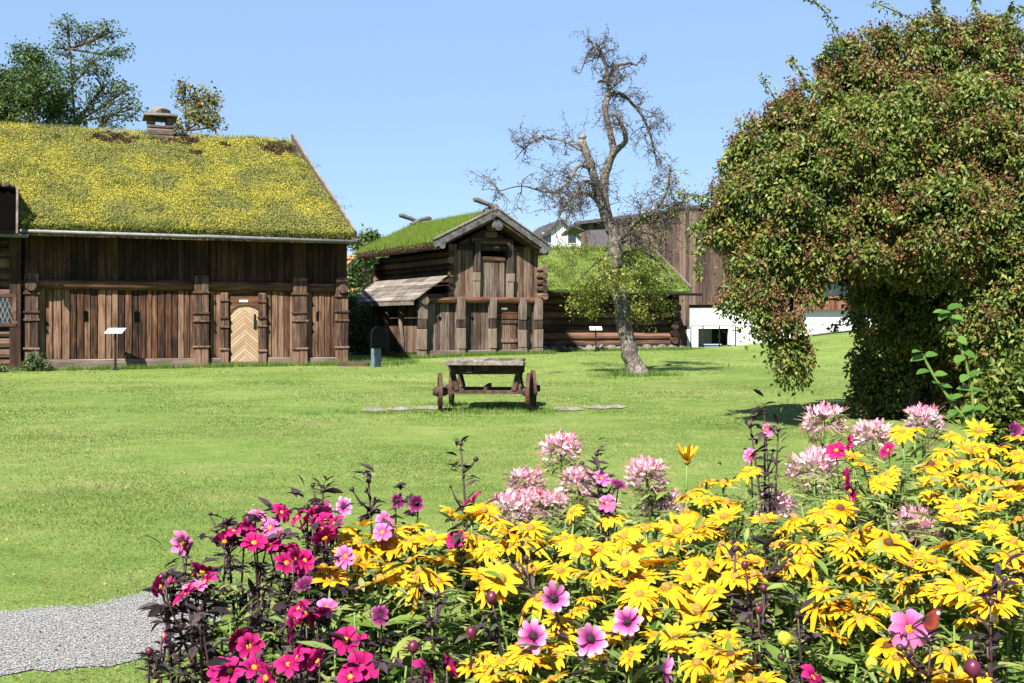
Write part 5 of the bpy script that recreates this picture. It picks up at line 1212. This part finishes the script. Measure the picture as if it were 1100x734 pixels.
Yl += conv([(40, 166), (75, 186), (140, 206), (125, 241), (190, 101), (160, 106), (290, 116), (355, 101), (265, 156), (235, 186), (305, 186), (375, 181), (405, 146), (450, 161), (455, 121), (440, 201), (255, 216), (345, 216), (290, 236), (355, 251), (240, 266), (400, 226), (430, 266), (390, 296), (290, 326), (320, 396), (455, 326), (440, 381), (440, 416), (460, 436), (15, 301), (60, 351), (10, 401), (60, 441), (85, 396), (130, 386), (180, 441), (175, 481), (140, 471), (240, 431), (75, 516), (50, 581), (10, 541), (350, 456), (335, 531), (270, 391), (130, 641), (290, 726), (110, 481), (420, 491), (310, 651), (470, 250), (470, 180)], 900, 420, 2.34)
Yk = []
for q in Yl:
    if all((q[0] - a) ** 2 + ((q[1] - b) * 1.3) ** 2 > 10.2 ** 2 for a, b in Yk): Yk.append(q)
CLX = [(602, 478), (565, 513), (620, 513), (694, 506), (711, 537), (547, 543), (570, 538), (590, 540), (629, 533), (654, 541), (885, 448), (937, 464), (873, 498), (832, 542), (992, 448), (987, 564), (646, 515), (1089, 694), (810, 475), (905, 510), (575, 685), (600, 642), (632, 690), (675, 670), (977, 676), (495, 510), (910, 480)]
read_ = list(Yk)
for _ in range(6000):                                 # blooms between the ones read from the photo
    q = read_[rng.integers(len(read_))]; z = (q[0] + random.gauss(0, 20), q[1] + abs(random.gauss(0, 12)))
    if len(Yk) < 212 and 352 < z[0] < 1105 and 470 < z[1] < 738 and (z[0] > 520 or z[1] < 632) and min((z[0] - a) ** 2 + ((z[1] - b) * 1.3) ** 2 for a, b in Yk) > 15 ** 2 and min((z[0] - a) ** 2 + (z[1] - b) ** 2 for a, b in CLX) > 27 ** 2: Yk.append(z)
print('yellow blooms', len(Yk))
RUD = [(372, 583, 'leftmost yellow coneflower plant, blooming among the magenta dahlias'),
       (428, 572, 'yellow coneflower plant with crowded drooping blooms below the two dark plum dahlias'),
       (497, 556, 'yellow coneflower plant right at the foot of the tallest dark stalk'),
       (447, 616, 'yellow coneflower plant lowest at the front of the left yellow drift'),
       (520, 612, 'yellow coneflower plant with few blooms, left of the lilac dahlias'),
       (540, 722, 'yellow coneflower plant with big flat blooms at the bottom edge left of the lilac dahlias'),
       (575, 585, 'yellow coneflower plant just below the crowded pink spider flowers'),
       (635, 590, 'yellow coneflower plant below the bright pink dahlia with the dark stem'),
       (690, 578, 'yellow coneflower plant straight below the two pink spider flowers in the middle of the bed'),
       (612, 650, 'yellow coneflower plant directly behind the four lilac dahlias'),
       (650, 694, 'yellow coneflower plant among the lilac dahlias, with an orange brown centred bloom'),
       (750, 540, 'yellow coneflower plant under the single half open yellow bloom'),
       (785, 572, 'yellow coneflower plant left of the lowest pink spider flower in the middle'),
       (745, 630, 'yellow coneflower plant with large open blooms right of the lilac dahlias'),
       (735, 695, 'yellow coneflower plant with a big bloom at the front right of the lilac dahlias'),
       (785, 705, 'yellow coneflower plant at the bottom edge left of the two dark crossing stalks'),
       (795, 505, 'rearmost yellow coneflower plant below the two pink dahlias'),
       (865, 565, 'yellow coneflower plant right of the lowest pink spider flower in the middle'),
       (870, 610, 'yellow coneflower plant in the middle right, above the dark bare stalk tip'),
       (905, 645, 'yellow coneflower plant left of the butterfly with a large tilted bloom'),
       (925, 497, 'yellow coneflower plant between two pale spider flowers near the back of the bed'),
       (980, 470, 'rearmost yellow coneflower plant around the tall spider flower in front of the dark shrub base'),
       (1010, 505, 'yellow coneflower plant in the thick yellow drift just right of the back spider flowers'),
       (1065, 480, 'rear yellow coneflower plant under the big smooth leaves at the right edge'),
       (1060, 530, 'yellow coneflower plant at the right edge in the middle of the yellow drift'),
       (1025, 565, 'yellow coneflower plant with a large star shaped bloom right of the pink spider flower'),
       (955, 580, 'yellow coneflower plant left of the large pink spider flower on the right'),
       (965, 615, 'yellow coneflower plant right above the dahlia that carries the butterfly'),
       (1050, 640, 'yellow coneflower plant behind the dark stalks at the lower right corner'),
       (1080, 590, 'yellow coneflower plant at the right edge above the dark stalks'),
       (1020, 720, 'yellow coneflower plant at the bottom edge below the butterfly dahlia'),
       (945, 680, 'small yellow coneflower plant with one bloom just left of the butterfly dahlia')]
mem = [[] for _ in RUD]
for (u, v) in Yk:
    i = min(range(len(RUD)), key=lambda k: (RUD[k][0] - u) ** 2 + (1.5 * (RUD[k][1] - v)) ** 2); mem[i].append((u, v))
gR = 'yellow coneflower plants in the flower bed'
def lance_leaves(Cl, n, lo, hi, spread, L, aspect, upz=.25):
    """leaf cloud for a clump: Cl = stem polylines (local)"""
    C = []
    for _ in range(n):
        q = random.choice(Cl); f = random.uniform(lo, hi); p = q[min(len(q) - 1, int(f * len(q)))]; C.append((p.x + random.gauss(0, spread * .35), p.y + random.gauss(0, spread * .35), p.z + random.gauss(0, .02)))
    C = np.array(C); a = rng.uniform(0, 6.28, n); T = np.stack([np.cos(a), np.sin(a), rng.normal(upz, .35, n)], -1); Ls = L * rng.uniform(.6, 1.3, n)
    return C, T, Ls, aspect
def leafmesh(name, parts, mat, parent, droop=.25):
    o = []
    for C, T, Ls, asp in parts: o.append((curvedleaf if Ls.mean() > .03 else leafcloud)(C, T, np.array([[0, 0, 1.]]) + rng.normal(0, .25, (len(C), 3)), Ls, Ls * asp, .18, droop))
    return np_mesh(name, *joinvf(o), mat, parent)
for (cu, cv, lb), fl in zip(RUD, mem):
    if not fl: continue
    Yc = bed_depth(cv) + .04; base = Vector(((cu - CU) / F * Yc, Yc, 0.006)); o = thing('coneflower_plant', base, lb, 'flower', gR); curves = []
    for (u, v) in fl:
        Y = bed_depth(v) + random.uniform(-.05, .05); p = P(u, v, Y) - base; s = min(1.08, max(.55, random.gauss(.82, .12))) * (.86 if v > 670 else 1)
        ax = Vector((random.gauss(-.08, .30), random.gauss(-.16, .26), 1)); orange = random.random() < .06
        if v > 700 and 640 < u < 660: orange = True
        me = rud_o if orange else random.choice(rud_m)
        st_ = stem_curve((random.gauss(0, .06), random.gauss(0, .05), -.01), p - ax.normalized() * .003); curves.append(st_)
        mb = MB(); mb.tube(st_, [.0042] * (len(st_) - 1) + [.0034], 5); mb.build('stem', M['rud_stem'], o, smooth=True)
        b = put(me, 'flower', o, p, ax, s); c = bpy.data.objects.new('flower_centre', cone_b if orange else cone_y); link(c, b)
    n = 50 + 18 * len(fl)
    leafmesh('foliage', [lance_leaves(curves, n, .35, .88, .09, .088, .25), lance_leaves(curves, n, .5, .93, .12, .052, .22, .5)], M['rud_leaf'], o)
# green buds and the little half-open bloom stand on stems of their own
def single(u, v, what, label, s=1.0, gp=None):
    Y = bed_depth(v); base = Vector(((u - CU) / F * Y + random.gauss(0, .03), Y + random.gauss(0, .03), .006)); o = thing('coneflower_plant', base, label, 'flower', gR); p = P(u, v, Y) - base
    st_ = stem_curve((0, 0, -.01), p, .02); mb = MB(); mb.tube(st_, .0038, 5); mb.build('stem', M['rud_stem'], o, smooth=True)
    if what == 'open':
        me = ray_mesh(12, .045, .016, -.75, .5, name='coneflower', mat=M['pet_yellow']); b = put(me, 'flower', o, p, (0, -.1, 1), s); link(bpy.data.objects.new('flower_centre', cone_y), b)
    else:
        mb = MB(); mb.lump((p.x, p.y, p.z), .010 * s, .010 * s, .011 * s, .08, 10, 6); mb.build('bud', M['bud_yellow'], o, smooth=True)
    leafmesh('foliage', [lance_leaves([st_], 16, .2, .85, .05, .09, .24)], M['rud_leaf'], o)
M['bud_yellow'] = m_plain('yellow green bud', (.42, .38, .03), .6, var=.35, scale=120, bump=.6)
single(738, 496, 'open', 'single half open pale yellow bloom sticking up at the back of the bed', .8)
single(843, 686, 'bud', 'yellow green coneflower bud near the bottom, between the dark stalks', 1.5)
single(936.5, 713, 'bud', 'round yellow green coneflower bud below left of the butterfly dahlia', 1.3)
single(793, 616, 'bud', 'small yellow coneflower bud beside a dark stalk in the middle of the bed', .9)

# ---- spider flowers (cleome)
def cleome_head(R_=.065):
    V = []; Fc = []; T = []; W_ = MB()
    for i in range(88):
        cz = random.uniform(-.6, 1); ph = i * 2.39996; sr = math.sqrt(1 - cz * cz); d = Vector((math.cos(ph) * sr, math.sin(ph) * sr, cz * 1.0)); c = d * R_ * random.uniform(.50, .88)
        young = max(0, cz - .45) / .55; tv = min(1, max(0, .15 + .55 * cz + random.gauss(0, .22)))
        s = d.cross(Vector((.3, .2, 1))).normalized(); n = s.cross(d)
        for k in range(4):
            a = k * .8 - 1.2 + random.gauss(0, .25); up = (d * (1.0 + .9 * young) + s * math.sin(a) + n * math.cos(a) * .8).normalized(); l = R_ * random.uniform(.36, .56) * (1 - .3 * young); sd = up.cross(d + Vector((.01, .02, 0))).normalized() * l * .17
            b = len(V); V += [tuple(c), tuple(c + up * l * .6 + sd), tuple(c + up * l), tuple(c + up * l * .6 - sd)]; T += [tv * .6, tv, min(1, tv + .2), tv]; Fc.append((b, b + 1, b + 2, b + 3))
        W_.tube([d * R_ * .15, c], .0009, 3, cap=False)
        if cz < .55:
            e = (d + Vector((0, 0, .1))).normalized(); W_.tube([c * .8, c + e * R_ * random.uniform(.6, 1.0)], .0011, 3, cap=False)
    for i in range(26):
        a = random.uniform(0, 6.28); zz = random.uniform(-1.5, -.4) * R_; W_.tube([(0, 0, zz - .3 * R_), (math.cos(a) * R_ * .8, math.sin(a) * R_ * .8, zz), (math.cos(a) * R_ * 1.35, math.sin(a) * R_ * 1.35, zz + .35 * R_)], [.0009, .0014, .0012], 3, cap=False)
    me = bpy.data.meshes.new('spider_flower'); me.from_pydata(V, [], Fc); me.update(); at = me.attributes.new('t', 'FLOAT', 'POINT'); at.data.foreach_set('value', np.array(T, np.float32)); me.materials.append(M['pet_cleome'])
    m2 = bpy.data.meshes.new('stamen'); m2.from_pydata(W_.v, [], W_.f); m2.update(); m2.materials.append(M['cl_stam']); return me, m2
M['cl_stam'] = m_plain('spider flower stamen', (.30, .17, .12), .6, var=.4)
heads = [cleome_head() for _ in range(4)]
CLE = [(602, 478, 36, 'tall pink spider flower standing highest in the middle above the lawn'), (565, 514, 33, 'pink spider flower left of and below the tallest middle one'), (620, 513, 31, 'pink spider flower right of and below the tallest middle one'),
       (694, 506, 38, 'pale pink spider flower upper one of the pair right of the bright pink dahlia'), (711, 537, 37, 'deeper pink spider flower lower one of the pair right of the bright pink dahlia'),
       (547, 543, 40, 'pink spider flower at the left end of the crowded row above the yellow coneflowers'), (570, 538, 38, 'pink spider flower in the middle of the crowded row above the yellow coneflowers'), (590, 540, 38, 'pink spider flower at the right end of the crowded row above the yellow coneflowers'),
       (629, 533, 17, 'small faded pink spider flower under the bright pink dahlia'), (654, 541, 20, 'small faded pink spider flower beside the dark stem of the bright pink dahlia'),
       (885, 448, 37, 'pink spider flower with long whiskers against the shrub shadow, left one at the back'), (937, 464, 36, 'pale pink spider flower at the back between two others'), (873, 498, 44, 'pink spider flower right below the left back one'),
       (832, 542, 40, 'pink spider flower alone among yellow coneflowers below the two pink dahlias'), (992, 448, 34, 'tall pink spider flower above yellow blooms in front of the dark shrub base'), (987, 564, 50, 'large pink spider flower in the yellow drift on the right'),
       (1089, 694, 48, 'pink spider flower behind the dark stalks at the lower right corner')]
gC = 'pink spider flowers in the flower bed'
for u, v, dpx, lb in CLE:
    small = dpx < 25; Y = (.075 if small else .135) * F / dpx; Y = min(Y, 4.4)
    if v > 650: Y = 2.75
    elif v > 490 and not small: Y *= .93
    sc_ = dpx / F * Y / .135 * 1.12; base = Vector(((u - CU) / F * Y + random.gauss(0, .03), Y + random.gauss(.02, .03), .006)); o = thing('spider_flower', base, lb, 'flower', gC); p = P(u, v + dpx * .12, Y) - base
    st_ = stem_curve((0, 0, -.01), p, .03); mb = MB(); mb.tube(st_, [.007] * (len(st_) - 1) + [.0045], 6); mb.build('stem', M['rud_stem'], o, smooth=True)
    h = random.choice(heads); b = put(h[0], 'flower_head', o, p, (random.gauss(0, .12), random.gauss(-.12, .1), 1), sc_); link(bpy.data.objects.new('stamen', h[1]), b)
    # palmate leaves all down the stem: five or so narrow leaflets from one point
    C = []; T = []; Ls = []
    for k in range(60):
        f = random.uniform(.3, .97); q = st_[min(len(st_) - 1, int(f * len(st_)))]; a = random.uniform(0, 6.28); out = Vector((math.cos(a), math.sin(a), random.uniform(.1, .5))); c = q + out * random.uniform(.02, .12) * (1.15 - f * .7)
        for j in range(6):
            a2 = a + (j - 2.5) * .55; C.append(tuple(c)); T.append((math.cos(a2), math.sin(a2), random.uniform(-.2, .35))); Ls.append(random.uniform(.035, .075) * (1.35 - .6 * f))
    Ls = np.array(Ls); leafmesh('foliage', [(np.array(C), np.array(T), Ls, .2)], M['fine_leaf'], o)

# ---- dark leaved dahlias
DFL = [(z[0], z[1], k) for k, lst in (
    ('P', conv([(130, 300), (360, 220), (405, 252), (580, 500), (640, 340), (575, 204), (175, 440), (75, 588)], 150, 480, 2.888) + conv([(195, 265), (190, 300), (90, 376)], 340, 460, 2.677) + conv([(265, 186), (280, 252)], 540, 440, 2.497) + conv([(195, 98), (155, 162)], 740, 420, 2.336) + [(977, 676)]),
    ('M', conv([(195, 390), (205, 422), (145, 462), (440, 205), (330, 256), (295, 262), (355, 300), (400, 308), (455, 362), (512, 355), (540, 250), (525, 226), (605, 240), (550, 262), (305, 600), (492, 655), (525, 668), (685, 686), (520, 516), (500, 546), (640, 600), (65, 436), (280, 696), (355, 686), (430, 300), (480, 350)], 150, 480, 2.888)
     + conv([(450, 210), (30, 245), (50, 272), (15, 292), (405, 322), (30, 516), (125, 690), (310, 702), (380, 692), (70, 600)], 340, 460, 2.677) + conv([(405, 130), (370, 150), (390, 220), (405, 252), (310, 722), (500, 150)], 740, 420, 2.336) + conv([(30, 125), (15, 220), (35, 250), (140, 150)], 900, 420, 2.34)),
    ('L', conv([(635, 185)], 150, 480, 2.888) + conv([(80, 225), (625, 600), (680, 490)], 340, 460, 2.677) + conv([(150, 505), (235, 617), (335, 570), (430, 697)], 540, 440, 2.497)),
    ('D', conv([(515, 435)], 150, 480, 2.888) + conv([(230, 210), (290, 218), (185, 540)], 340, 460, 2.677) + conv([(310, 205)], 540, 440, 2.497) + conv([(440, 100)], 900, 420, 2.34)))
    for z in lst]
DFL += [(a + random.choice((-1, 1)) * random.uniform(8, 13), b + random.uniform(-7, 12), k) for a, b, k in list(DFL) if k == 'M' and a < 420 and random.random() < .75]
dk = []
for q in DFL:
    if all((q[0] - a) ** 2 + (q[1] - b) ** 2 > 7 ** 2 for a, b, _ in dk): dk.append(q)
BUDS = [(174, 622, .014), (201, 588, .011), (528, 642, .014), (506, 680, .014), (444, 695, .013), (1045, 718, .018), (160, 700, .009), (800, 607, .010), (815, 655, .010), (820, 632, .009), (1003, 640, .001)]
STK = [(495, 477), (396, 517), (347, 524), (641, 488), (821, 440), (823, 588), (806, 640), (857, 660), (1079, 622), (1064, 648), (347, 527), (242, 560), (178, 618), (806, 457), (836, 462), (565, 600), (790, 590), (330, 545), (270, 640), (215, 655), (470, 640), (640, 505), (1000, 690), (1060, 690)]
DAH = [(182, 652, 'dark leaved dahlia plant leaning over the gravel at the left end of the bed'), (212, 640, 'dark leaved dahlia plant with magenta blooms second from the left end of the bed'),
       (245, 585, 'dark leaved dahlia plant topped by withered brown heads near the left end'), (278, 575, 'dark leaved dahlia plant with a pink bloom above magenta ones at the upper left'), (312, 600, 'dark leaved dahlia plant with large deep magenta blooms below the upper left pink one'),
       (345, 560, 'dark leaved dahlia plant with a dark budded stalk rising over magenta blooms'), (268, 700, 'dark leaved dahlia plant at the bottom left of the bed with low magenta blooms'), (330, 700, 'dark leaved dahlia plant at the bottom edge with paired magenta blooms'),
       (365, 640, 'dark leaved dahlia plant below the leftmost yellow coneflowers with pink blooms'), (396, 545, 'dark stalk dahlia plant beside a lilac bloom behind the left yellow drift'), (440, 545, 'dark leaved dahlia plant with two dark plum blooms behind the left yellow drift'),
       (495, 520, 'tallest dark dahlia stalk with narrow dark leaves standing against the lawn'), (410, 680, 'dark leaved dahlia plant below the left yellow drift with a plum bloom'), (465, 705, 'dark leaved dahlia plant at the bottom edge with round maroon buds and crimson blooms'),
       (570, 670, 'dark stemmed dahlia with pale lilac blooms, leftmost of the lilac dahlias'), (600, 635, 'dark stemmed dahlia with one plum streaked lilac bloom highest among the lilac dahlias'), (632, 690, 'dark stemmed dahlia with a lilac bloom between two others in front of yellow blooms'),
       (675, 670, 'dark stemmed dahlia with a broad lilac bloom, rightmost of the lilac dahlias'), (712, 720, 'dahlia with a violet bloom seen from the side at the bottom edge'), (646, 520, 'dark stemmed dahlia with a bright pink bloom beside the middle spider flowers'),
       (815, 480, 'dark stemmed dahlia with two bright pink blooms at the back of the bed'), (905, 500, 'dahlia plant with small crimson blooms between the back spider flowers'), (815, 660, 'dark bare dahlia stalks crossing in front of yellow blooms near the bottom'),
       (858, 690, 'dark leaved dahlia plant with a crimson bloom at the bottom edge'), (980, 690, 'dahlia with the large pink bloom that carries the butterfly'), (1070, 680, 'dark dahlia stalks with black buds at the lower right corner'), (1088, 470, 'dahlia with a plum bloom at the back right edge of the bed'), (960, 490, 'dahlia plant with magenta blooms in the back right of the bed')]
dm = [[] for _ in DAH]; sm = [[] for _ in DAH]; bm_ = [[] for _ in DAH]
near = lambda u, v: min(range(len(DAH)), key=lambda k: (DAH[k][0] - u) ** 2 + (.8 * (DAH[k][1] - v)) ** 2)
for q in dk: dm[near(q[0], q[1] + 8)].append(q)
for q in STK: sm[near(q[0], q[1] + 20)].append(q)
for q in BUDS: bm_[near(q[0], q[1])].append(q)
gD = 'dark leaved dahlias in the flower bed'
bud_s = dome_mesh(.008, .008, M['dark_stem'])
bfly_at = None
for (cu, cv, lb), fl, sk, bd in zip(DAH, dm, sm, bm_):
    Yc = bed_depth(cv) - .06; base = Vector(((cu - CU) / F * Yc, Yc, .006)); o = thing('dahlia_plant', base, lb, 'flower', gD); curves = []; extra = []
    for u, v, k in fl:
        Y = bed_depth(v) - .10 + random.uniform(-.04, .04); p = P(u, v, Y) - base; big = (k == 'L' and v > 600) or (u == 977)
        s = {'M': .80, 'P': .70, 'L': .8, 'D': .74}[k] * (1.0 if not big else 1.0) * random.uniform(.85, 1.1)
        if v > 570 and u < 200: s *= .75
        ax = Vector((random.gauss(-.15, .4), random.gauss(-.75, .35), random.uniform(.15, .9)))
        if k == 'M': ax = Vector((random.gauss(-.2, .5), random.gauss(-.2, .5), random.uniform(.3, 1))) if random.random() < .5 else Vector((random.choice((-1, 1)) * random.uniform(.4, 1), random.uniform(-.3, .6), random.uniform(.0, .7)))
        if k == 'P' and random.random() < .3: ax = Vector((random.choice((-1, 1)) * random.uniform(.5, 1), random.uniform(-.5, .3), random.uniform(.0, .5)))
        if big: ax = Vector((random.gauss(-.05, .15), -1, .30)); s = .90
        if abs(u - 195) < 2 and abs(v - 584) < 3: ax = Vector((.8, -.5, .2)); s = .85
        if k == 'L' and 705 < u < 720: ax = Vector((1, -.1, -.05)); s = .9
        if u == 977: s = 1.12; bfly_at = (base.copy(), p.copy(), ax.normalized())
        st_ = stem_curve((random.gauss(0, .04), random.gauss(0, .03), -.01), p - ax.normalized() * .004); curves.append(st_); mb = MB(); mb.tube(st_, [.0031] * (len(st_) - 2) + [.0024, .0018], 5); mb.build('stem', M['dark_stem'], o, smooth=True)
        b = put(random.choice(dah[k]), 'flower', o, p, ax, s); link(bpy.data.objects.new('flower_centre', disc_o if (k in 'PM') else disc_d), b)
        if k in 'LPD' and not (u == 977) and random.random() < .5: pass
    for u, v in sk:
        Y = bed_depth(v) - .15; p = P(u, v, Y) - base; st_ = stem_curve((random.gauss(0, .04), 0, -.01), p, .02); curves.append(st_); mb = MB(); mb.tube(st_, [.0038] * (len(st_) - 2) + [.003, .0022], 5)
        for _ in range(3):
            q = st_[-random.randint(2, 4)]; e = q + Vector((random.choice((-1, 1)) * random.uniform(.02, .05), random.gauss(0, .02), random.uniform(.04, .09))); mb.tube([q, q.lerp(e, .6) + Vector((0, 0, -.008)), e], [.0035, .0028, .002], 4)
            for _b in range(1): bo = put(bud_s, 'bud', o, e, (random.gauss(0, .3), random.gauss(0, .3), 1), random.uniform(.55, 1.0))
        mb.build('stem', M['dark_stem'], o, smooth=True); put(bud_s, 'bud', o, p, (0, 0, 1), .9)
        C, T, Ls = [], [], []
        for q in st_[-5:]:
            for _ in range(7): a = random.uniform(0, 6.28); C.append(tuple(q + Vector((random.gauss(0, .006), random.gauss(0, .006), random.gauss(0, .02))))); T.append((math.cos(a), math.sin(a) * .6, random.uniform(.2, 1.2))); Ls.append(random.uniform(.025, .055))
        extra.append((np.array(C), np.array(T), np.array(Ls), .26))
    for u, v, r in bd:
        if r < .005: continue
        Y = bed_depth(v) - .12; p = P(u, v, Y) - base; st_ = stem_curve((random.gauss(0, .03), 0, -.01), p, .02); mb = MB(); mb.tube(st_, [.003] * (len(st_) - 1) + [.0016], 5); mb.build('stem', M['dark_stem'], o, smooth=True); curves.append(st_)
        mb = MB(); mb.lump((p.x, p.y, p.z), r * .85, r * .85, r, .07, 10, 6); mb.build('bud', M['bud'], o, smooth=True)
    if curves:
        n = 44 + 14 * len(curves); light = cu > 560
        if light: n = 14 + 5 * len(curves)
        C, T, Ls, asp = lance_leaves(curves, int(n * 1.4), .38, .93, .035, .046, .34, .25)
        # pinnate: two side leaflets per leaf
        sid = unit(np.cross(T, np.array([[0, 0, 1.]]))); c2 = C + unit(T) * (Ls * .25)[:, None]
        leafmesh('foliage', extra + [(C, T, Ls, .34), (c2, unit(T) * .7 + sid * .7, Ls * .55, .36), (c2, unit(T) * .7 - sid * .7, Ls * .55, .36)], M['dark_leaf'], o)
# ---- butterfly resting on the pink dahlia
bb, bp_, bax = bfly_at
bl = bb + bp_ + Vector((.020, -.012, .022)); bf = thing('butterfly', bl, 'dark red butterfly with pale eyespots resting on the large pink dahlia', 'butterfly')
mb = MB(); mb.tube([(-.016, 0, -.010), (-.008, -.002, -.004), (.0, -.003, .002), (.010, -.002, .009)], [.0012, .0028, .003, .0012], 7); mb.lump((-.018, .0, -.012), .0026, .0026, .0026, .05, 8, 5)
mb.tube([(-.019, 0, -.012), (-.028, -.006, -.012)], .0004, 4); mb.tube([(-.019, 0, -.012), (-.027, .005, -.017)], .0004, 4); mb.build('body', M['insect'], bf, smooth=True)
def wing(s):
    out = [(0, 0), (.006, .012), (.018, .026), (.030, .031), (.033, .024), (.030, .012), (.034, .004), (.030, -.010), (.018, -.016), (.006, -.010)]
    V = [(0.002, 0, 0)]; T = [0.]
    for rr, tv in ((.5, .35), (.85, .75), (1, 1.)):
        for x_, y_ in out[0:]: V.append((x_ * rr, 0, y_ * rr)); T.append(tv)
    n = len(out); f = [(0, 1 + i, 1 + (i + 1) % n) for i in range(n)]
    for k in range(2):
        for i in range(n): a, b = 1 + k * n + i, 1 + k * n + (i + 1) % n; f.append((a, b, b + n, a + n))
    me = bpy.data.meshes.new('wing'); me.from_pydata(V, [], f); me.update(); at = me.attributes.new('t', 'FLOAT', 'POINT'); at.data.foreach_set('value', np.array(T, np.float32)); me.materials.append(M['wing'])
    so_ = me; o = bpy.data.objects.new('wing', me); o.rotation_euler = (R(14 * s), R(10), R(-8 + 25 * s)); link(o, bf)
    mb = MB(); mb.tube([(.027, -.0006, .022), (.027, .0006, .022)], .0038, 10); mb.build('eyespot', M['eyespot'], o)
wing(-1); wing(1)

# ---- leafy plants without blooms filling the bed between the others
gF = 'leafy plants without blooms between the dahlias'; gG = 'fine leaved plants without blooms between the coneflowers'
def filler(u, v, lb, gp, nm, mat, mode):
    Y = bed_depth(v) + .10; base = Vector(((u - CU) / F * Y, Y, .006)); o = thing('leafy_plant', base, lb, 'plant', gp); curves = []
    for _ in range(6):
        p = P(u + random.gauss(0, 22), v + random.uniform(-12, 22), Y + random.gauss(0, .07)) - base; q = stem_curve((random.gauss(0, .03), random.gauss(0, .03), -.01), p, .03); curves.append(q)
        mb = MB(); mb.tube(q, [.0032] * (len(q) - 1) + [.0018], 5); mb.build('stem', M['rud_stem'], o, smooth=True)
    if mode == 0: leafmesh('foliage', [lance_leaves(curves, 170, .3, .99, .07, .062, .2, .5)], mat, o)
    else:
        C, T, Ls = [], [], []
        for k in range(120):
            q = random.choice(curves); f = random.uniform(.4, .99); p = q[min(len(q) - 1, int(f * len(q)))]; a = random.uniform(0, 6.28); c = p + Vector((math.cos(a), math.sin(a), random.uniform(0, .5))) * random.uniform(.01, .07)
            for j in range(6): a2 = a + (j - 2.5) * .55; C.append(tuple(c)); T.append((math.cos(a2), math.sin(a2), random.uniform(-.1, .6))); Ls.append(random.uniform(.025, .058))
        leafmesh('foliage', [(np.array(C), np.array(T), np.array(Ls), .17)], mat, o)
for u, v in ((232, 668), (275, 640), (305, 690), (350, 680), (385, 650), (420, 640), (430, 700), (250, 715), (480, 660)):
    filler(u, v, 'low light green leafy plant without blooms growing among the dark leaved dahlias', gF, 'leafy', M['rud_leaf'] if random.random() < .4 else M['fine_leaf'], int(random.random() < .6))
for u, v in ((700, 600), (660, 560), (620, 565), (720, 660), (790, 540), (830, 580), (880, 540), (905, 520), (850, 640), (960, 545), (930, 640), (1000, 620), (1010, 680), (1050, 590), (1085, 640), (560, 640), (530, 590), (590, 700), (690, 715), (840, 700), (900, 700), (760, 600), (1030, 540), (960, 510)):
    filler(u, v, 'fine leaved light green plant without blooms between the yellow coneflowers', gG, 'leafy', M['fine_leaf'], 1)
